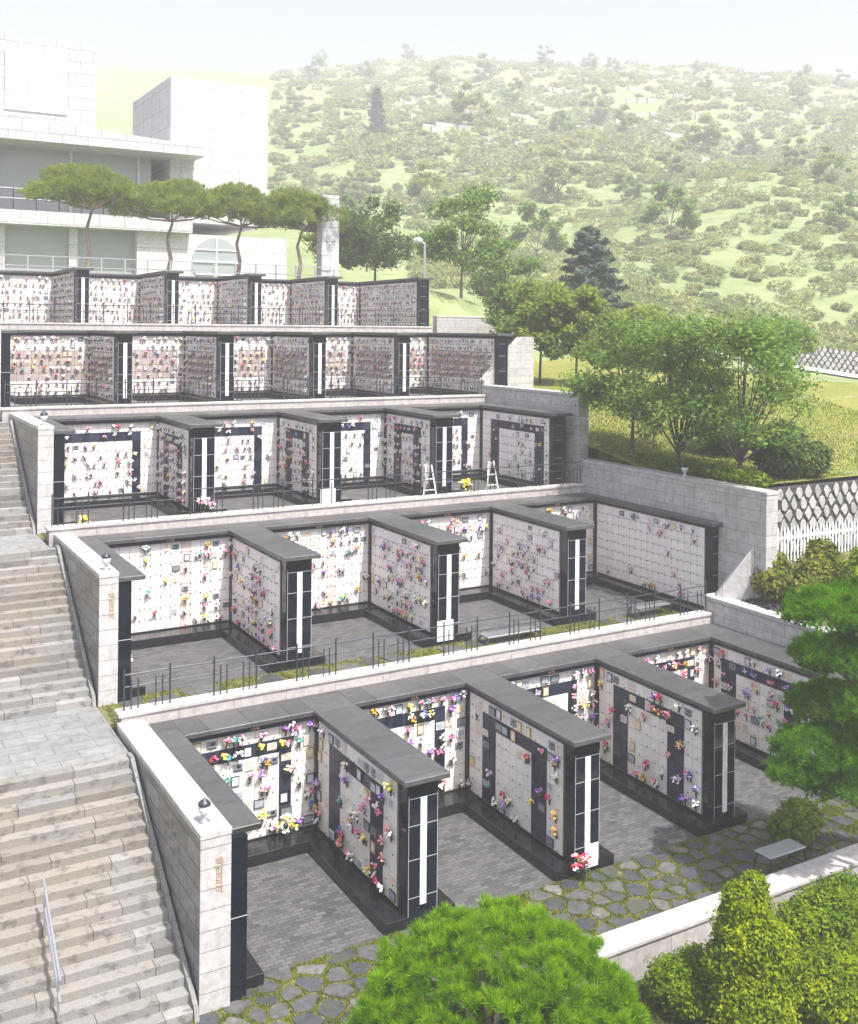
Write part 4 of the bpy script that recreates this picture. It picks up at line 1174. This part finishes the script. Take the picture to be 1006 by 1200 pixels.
PIC = [plain('picture_%d' % i, c, .3, nz=.5, scale=18) for i, c in enumerate([(.55, .60, .68), (.62, .5, .42), (.35, .38, .45), (.7, .66, .5), (.2, .22, .26)])]
FRM = {'black': M['vase'], 'white': M['marble'], 'gilt': plain('gilt_frame', (.5, .32, .08), .35, .6), 'rosy': plain('rosy_card', (.72, .38, .36), .5)}
def frame_mesh(fr, pic, w, h, kind):
    m = MB()
    if kind == 'frame':
        m.box(-w / 2, w / 2, -.025, -.001, -h / 2, h / 2, 0)
        m.box(-w / 2 + .022, w / 2 - .022, -.029, -.024, -h / 2 + .022, h / 2 - .022, 1)
    else:
        m.box(-w / 2, w / 2, -.012, -.001, -h / 2, h / 2, 1); m.box(-w / 2 + .02, w / 2 - .02, -.016, -.011, -h / 2 + .015, -h / 2 + .04, 0)
        m.box(-w * .1, w * .3, -.016, -.011, -h * .05, h * .3, 0)
    o = m.build('x', [FRM[fr], PIC[pic]]); me = o.data; bpy.data.objects.remove(o); return me
fk = [('black', 0, .17, .2, 'frame'), ('white', 1, .17, .2, 'frame'), ('black', 4, .2, .15, 'plaque'), ('gilt', 3, .16, .2, 'frame'), ('rosy', 3, .2, .14, 'plaque'), ('black', 2, .22, .17, 'frame'), ('white', 2, .2, .15, 'frame'), ('black', 4, .24, .17, 'frame')]
fdesc = ['black framed photo', 'white framed photo', 'dark plaque', 'gilt framed photo', 'rosy card', 'wide black framed photo', 'wide white framed photo', 'dark framed photo']
FM = [frame_mesh(k[0], k[1], k[2] * 1.2, k[3] * 1.2, k[4]) for k in fk]

cands = []    # (distance, kind, mesh, location, rot, label)
def fill(p):
    r = random.Random(hash_name(p['name']))
    nc = p['nc']; t = p['tier']; isfin = 'divider' in p['name']; isend = 'end' in p['name']
    for c in range(nc):
        for q in range(NROW):
            u = (c + .5) / nc; v = (q + .5) / NROW      # u: 0 at corner, 1 far end; v: 0 top
            if t == 0:
                if isfin: pb = .16 + .46 * sm(.35, .8, u * .5 + v * .5) * (1 if 'first' in p['name'] else .75); pf = .12 + (.3 if q <= 1 else 0)
                elif isend: pb = .42 if v < .75 else .12; pf = .2
                else: pb = .40 - .1 * sm(.4, .9, v) + (.12 if q < 2 else 0); pf = .26
                if 'third divider' in p['name']: pb *= .6
            elif t == 1:
                if isfin: pb = .16 + .66 * math.exp(-((u - .55) / .28) ** 2) * sm(-.1, .35, v); pf = .1
                elif isend: pb = .05 + (.25 if q == NROW - 1 else 0) + (.12 if q < 2 and u > .3 else 0); pf = .03 + (.25 if q == 0 and u > .2 else 0)
                else: pb = .09 + (.16 if q < 2 else 0) + (.38 if q >= NROW - 2 else 0) + (.25 if 4 < c < 9 and q in (3, 4) and r.random() < .5 else 0); pf = .07 + (.3 if q < 3 else 0)
                if not isfin and not isend and 'first' not in p['name']: pb += .1
            elif t == 2:
                pb = .74 if isfin else (.5 if u > .25 else .1); pf = .12
                if isend: pb = .5 if u > .6 else .1; pf = .35 if q < 2 else .05
            elif t == 3: pb = .72; pf = .2
            else: pb = .74; pf = .14
            x = r.random()
            if x > pb + pf: continue
            pos = p['org'] + p['u'] * ((c + .5) * p['cw'] + r.uniform(-.05, .05) * (1 if t < 2 else 2)) + p['n'] * .016
            zt = ZP1 - q * CH
            rot = math.atan2(-p['n'].x, -p['n'].y); rot = -rot
            dist = (pos.x ** 2 + pos.y ** 2) ** .5
            where = '%s row down, %s niche from corner, %s' % (ORD[q], ORD[c], p['name'])
            if x < pb:
                i = r.choices(range(len(combos)), wts if t == 0 else (wt1 if t == 1 else wt2))[0]
                me = (BQ2 if r.random() < .45 else BQ)[i]
                pos.z = p['z'] + zt - CH * .62 + r.uniform(-.03, .05)
                cands.append((dist, 'b', me, pos, rot, '%s flower bunch, %s' % (combos[i][0], where)))
                if t < 2 and r.random() < .4:
                    i2 = (i + 1 + r.randrange(len(combos) - 2)) % len(combos)
                    if combos[i2][0] != combos[i][0]:
                        pos2 = pos + p['u'] * r.choice((-.11, .11)) + Vector((0, 0, r.uniform(-.12, .1)))
                        cands.append((dist, 'b', BQ[i2], pos2, rot, '%s flower bunch, %s' % (combos[i2][0], where)))
            else:
                i = r.randrange(len(fk)); pos.z = p['z'] + zt - CH * .5 + r.uniform(-.02, .02)
                cands.append((dist, 'f', FM[i], pos, rot, '%s, %s' % (fdesc[i], where)))
def hash_name(s):
    h = 0
    for ch in s: h = (h * 131 + ord(ch)) % 1000003
    return h
for p in PANELS: fill(p)
cands.sort(key=lambda c: c[0])
rest = {'b': [], 'f': []}
num = {'b': 0, 'f': 0}
for dist, k, me, pos, rot, lab in cands:
    if num[k] < 298:
        o = bpy.data.objects.new('flower_bouquet' if k == 'b' else 'memorial_frame', me); COL.objects.link(o)
        o.location = pos; o.rotation_euler = (0, 0, rot)
        o.scale = (1, 1, 1) if pos.z < 3 else (.85, .85, .85)
        tag(o, lab, 'flower bouquet' if k == 'b' else 'memorial frame', 'flower bunches on the niche walls' if k == 'b' else 'photo frames and plaques on the niche walls')
        num[k] += 1
    else: rest[k].append((me, pos, rot))
def merge(lst, name, label):
    """the many smaller ones farther up, as one mass"""
    mats = []; V = []; F = []; MI = []; n = 0
    for me, pos, rot in lst:
        k_ = .8 if pos.z > 6 else .85
        c, s = math.cos(rot) * k_, math.sin(rot) * k_
        mp = []
        for mt in me.materials:
            if mt not in mats: mats.append(mt)
            mp.append(mats.index(mt))
        for v in me.vertices: V.append((v.co.x * c - v.co.y * s + pos.x, v.co.x * s + v.co.y * c + pos.y, v.co.z * k_ + pos.z))
        for pl in me.polygons: F.append(tuple(i + n for i in pl.vertices)); MI.append(mp[pl.material_index])
        n = len(V)
    me = bpy.data.meshes.new(name); me.from_pydata(V, [], F)
    for mt in mats: me.materials.append(mt)
    me.polygons.foreach_set('material_index', MI)
    o = bpy.data.objects.new(name, me); COL.objects.link(o); tag(o, label, None, None, 'stuff')
merge(rest['b'], 'distant_flowers', 'many small flower bunches on the niche walls of the upper terraces')
merge(rest['f'], 'distant_memorial_frames', 'many small photo frames on the niche walls of the upper terraces')

# ------------------------------------------------------------------ small things on the floors
def big_bouquet(name, label, loc, cols, seed, s=1.0):
    th = thing(name, label, 'flower arrangement', loc)
    r = random.Random(seed); m = MB()
    m.lathe([(.07 * s, 0), (.09 * s, .12 * s), (.10 * s, .2 * s)], loc, 10); m.build('pot', M['vase'], th)
    m = MB()
    for k in range(30):
        a = r.uniform(0, 6.28); q = r.uniform(0, .2) * s; c = (loc[0] + math.cos(a) * q, loc[1] + math.sin(a) * q * .7, loc[2] + (.3 + r.uniform(-.06, .2)) * s)
        for e in range(3): m.blob((c[0] + r.uniform(-.03, .03) * s, c[1] + r.uniform(-.03, .03) * s, c[2] + r.uniform(-.03, .03) * s), r.uniform(.03, .05) * s, r.randrange(len(cols)), .7)
    m.build('blossoms', [fm[c] for c in cols], th)
    m = MB()
    for k in range(36):
        a = r.uniform(0, 6.28); q = r.uniform(.1, .27) * s; p = Vector(loc) + Vector((0, 0, .2 * s)); e = p + Vector((math.cos(a) * q, math.sin(a) * q * .8, r.uniform(.0, .25) * s)); d_ = Vector((-math.sin(a), math.cos(a), 0)) * .03 * s
        m.face([p, p.lerp(e, .6) + d_, e, p.lerp(e, .6) - d_])
    m.build('leaves', M['stem'], th)
big_bouquet('flower_arrangement', 'red and white flower arrangement beside the sign at the second front divider', (14.86, 18.72, 0), ['red', 'red', 'white', 'pink'], 1, 1.12)
big_bouquet('flower_arrangement', 'big white and yellow floor bouquet on the plinth of the first front bay', (9.55, 23.0, .27), ['white', 'white', 'yellow', 'cream'], 2, 1.25)
big_bouquet('flower_arrangement', 'yellow wreath bouquet between the white easels of the third terrace', (20.6, 32.95, 6), ['yellow', 'yellow', 'cream'], 3, 1.5)
big_bouquet('flower_arrangement', 'pink and white bouquet at the foot of the first third terrace divider', (10.9, 33.3, 6), ['white', 'pink', 'cream'], 4, 1.5)
big_bouquet('flower_arrangement', 'pale yellow bouquet on the ground beside the third terrace parapet', (7.0, 33.0, 6), ['cream', 'yellow'], 5, 1.0)
big_bouquet('flower_arrangement', 'small white bouquet on the floor beside the second terrace stair wall', (7.15, 28.6, 3), ['white', 'cream'], 6, 1.0)

def sign(name, label, loc, w, h, lines):
    th = thing(name, label, 'sign', loc)
    m = MB(); x, y, z = loc; m.box(x - w / 2, x + w / 2, y, y + .02, z, z + h); m.build('board', M['paper'], th, .004)
    m = MB()
    for k in range(lines):
        zz = z + h * (.86 - k * .7 / max(1, lines - 1)); wl = w * (.3 if k == 0 else .4 - .05 * (k % 2))
        m.box(x - wl, x + wl * (.9 if k % 2 else .6), y - .003, y, zz - .012, zz + .008)
    m.build('printing', M['mint'], th)
sign('notice_sign', 'pale mint notice board leaning on the second front divider pillar', (15.27, 18.88, .12), .38, .52, 6)
sign('notice_sign', 'white notice box at the foot of the second divider, second terrace', (16.02, 26.66, 3.12), .55, .6, 4)
sign('notice_sign', 'white notice board at the foot of the second divider, third terrace', (15.5, 33.85, 6.1), .6, .55, 4)

def steel_bench(label, loc, L_, h=.46):
    th = thing('steel_bench', label, 'bench', loc, 'steel benches on the terraces')
    x, y, z = loc
    m = MB(); m.box(x - L_ / 2, x + L_ / 2, y - .24, y + .24, z + h, z + h + .05); m.build('top', M['steel'], th, .01)
    for s in (-1, 1):
        for q in (-1, 1):
            m = MB(); m.tube((x + s * (L_ / 2 - .05), y + q * .2, z + h), (x + s * (L_ / 2 + .04), y + q * .26, z), .028, n=6); m.build('leg', M['rail'], th)
        m = MB(); m.tube((x + s * (L_ / 2 + .02), y - .24, z + .1), (x + s * (L_ / 2 + .02), y + .24, z + .1), .02, n=6); m.build('stretcher', M['rail'], th)
steel_bench('grey steel bench on the flagstone path behind the front wall', (19.1, 16.85, 0), 1.15)
steel_bench('pale bench on the second terrace path between the second and third dividers', (18.0, 26.2, 3), 1.9, .2)
steel_bench('pale bench in front of the end wall of the second terrace', (23.6, 26.3, 3), 1.4, .3)

def easel(label, loc):
    th = thing('flower_easel', label, 'easel', loc, 'white wreath easels')
    x, y, z = loc
    for s in (-.3, .3):
        m = MB(); m.tube((x + s, y, z), (x + s * .35, y + .12, z + 1.35), .03, n=5); m.build('leg', M['wood'], th)
    m = MB(); m.tube((x, y + .5, z), (x, y + .12, z + 1.3), .025, n=5); m.build('leg', M['wood'], th)
    for h in (.45, .85):
        k = .3 - .19 * h; m = MB(); m.tube((x - k, y + .06, z + h), (x + k, y + .06, z + h), .022, n=5); m.build('crossbar', M['wood'], th)
easel('white timber easel left of the yellow wreath on the third terrace', (19.2, 33.1, 6))
easel('white timber easel right of the yellow wreath on the third terrace', (21.9, 33.1, 6))

# ------------------------------------------------------------------ haze, added to whiten the far parts
m = MB(); m.box(-335, 765, -95, 945, -1.3, 168)
hm = bpy.data.materials.new('haze'); hm.use_nodes = True
nt = hm.node_tree; nt.nodes.remove(nt.nodes['Principled BSDF'])
pv = nt.nodes.new('ShaderNodeVolumePrincipled'); pv.inputs['Color'].default_value = (.97, .97, .975, 1); pv.inputs['Density'].default_value = HAZE; pv.inputs['Anisotropy'].default_value = 0.0
nt.links.new(pv.outputs[0], nt.nodes['Material Output'].inputs['Volume'])
o = struct('haze', m, hm, 0, 'stuff', 'pale added haze whitening the far valley')
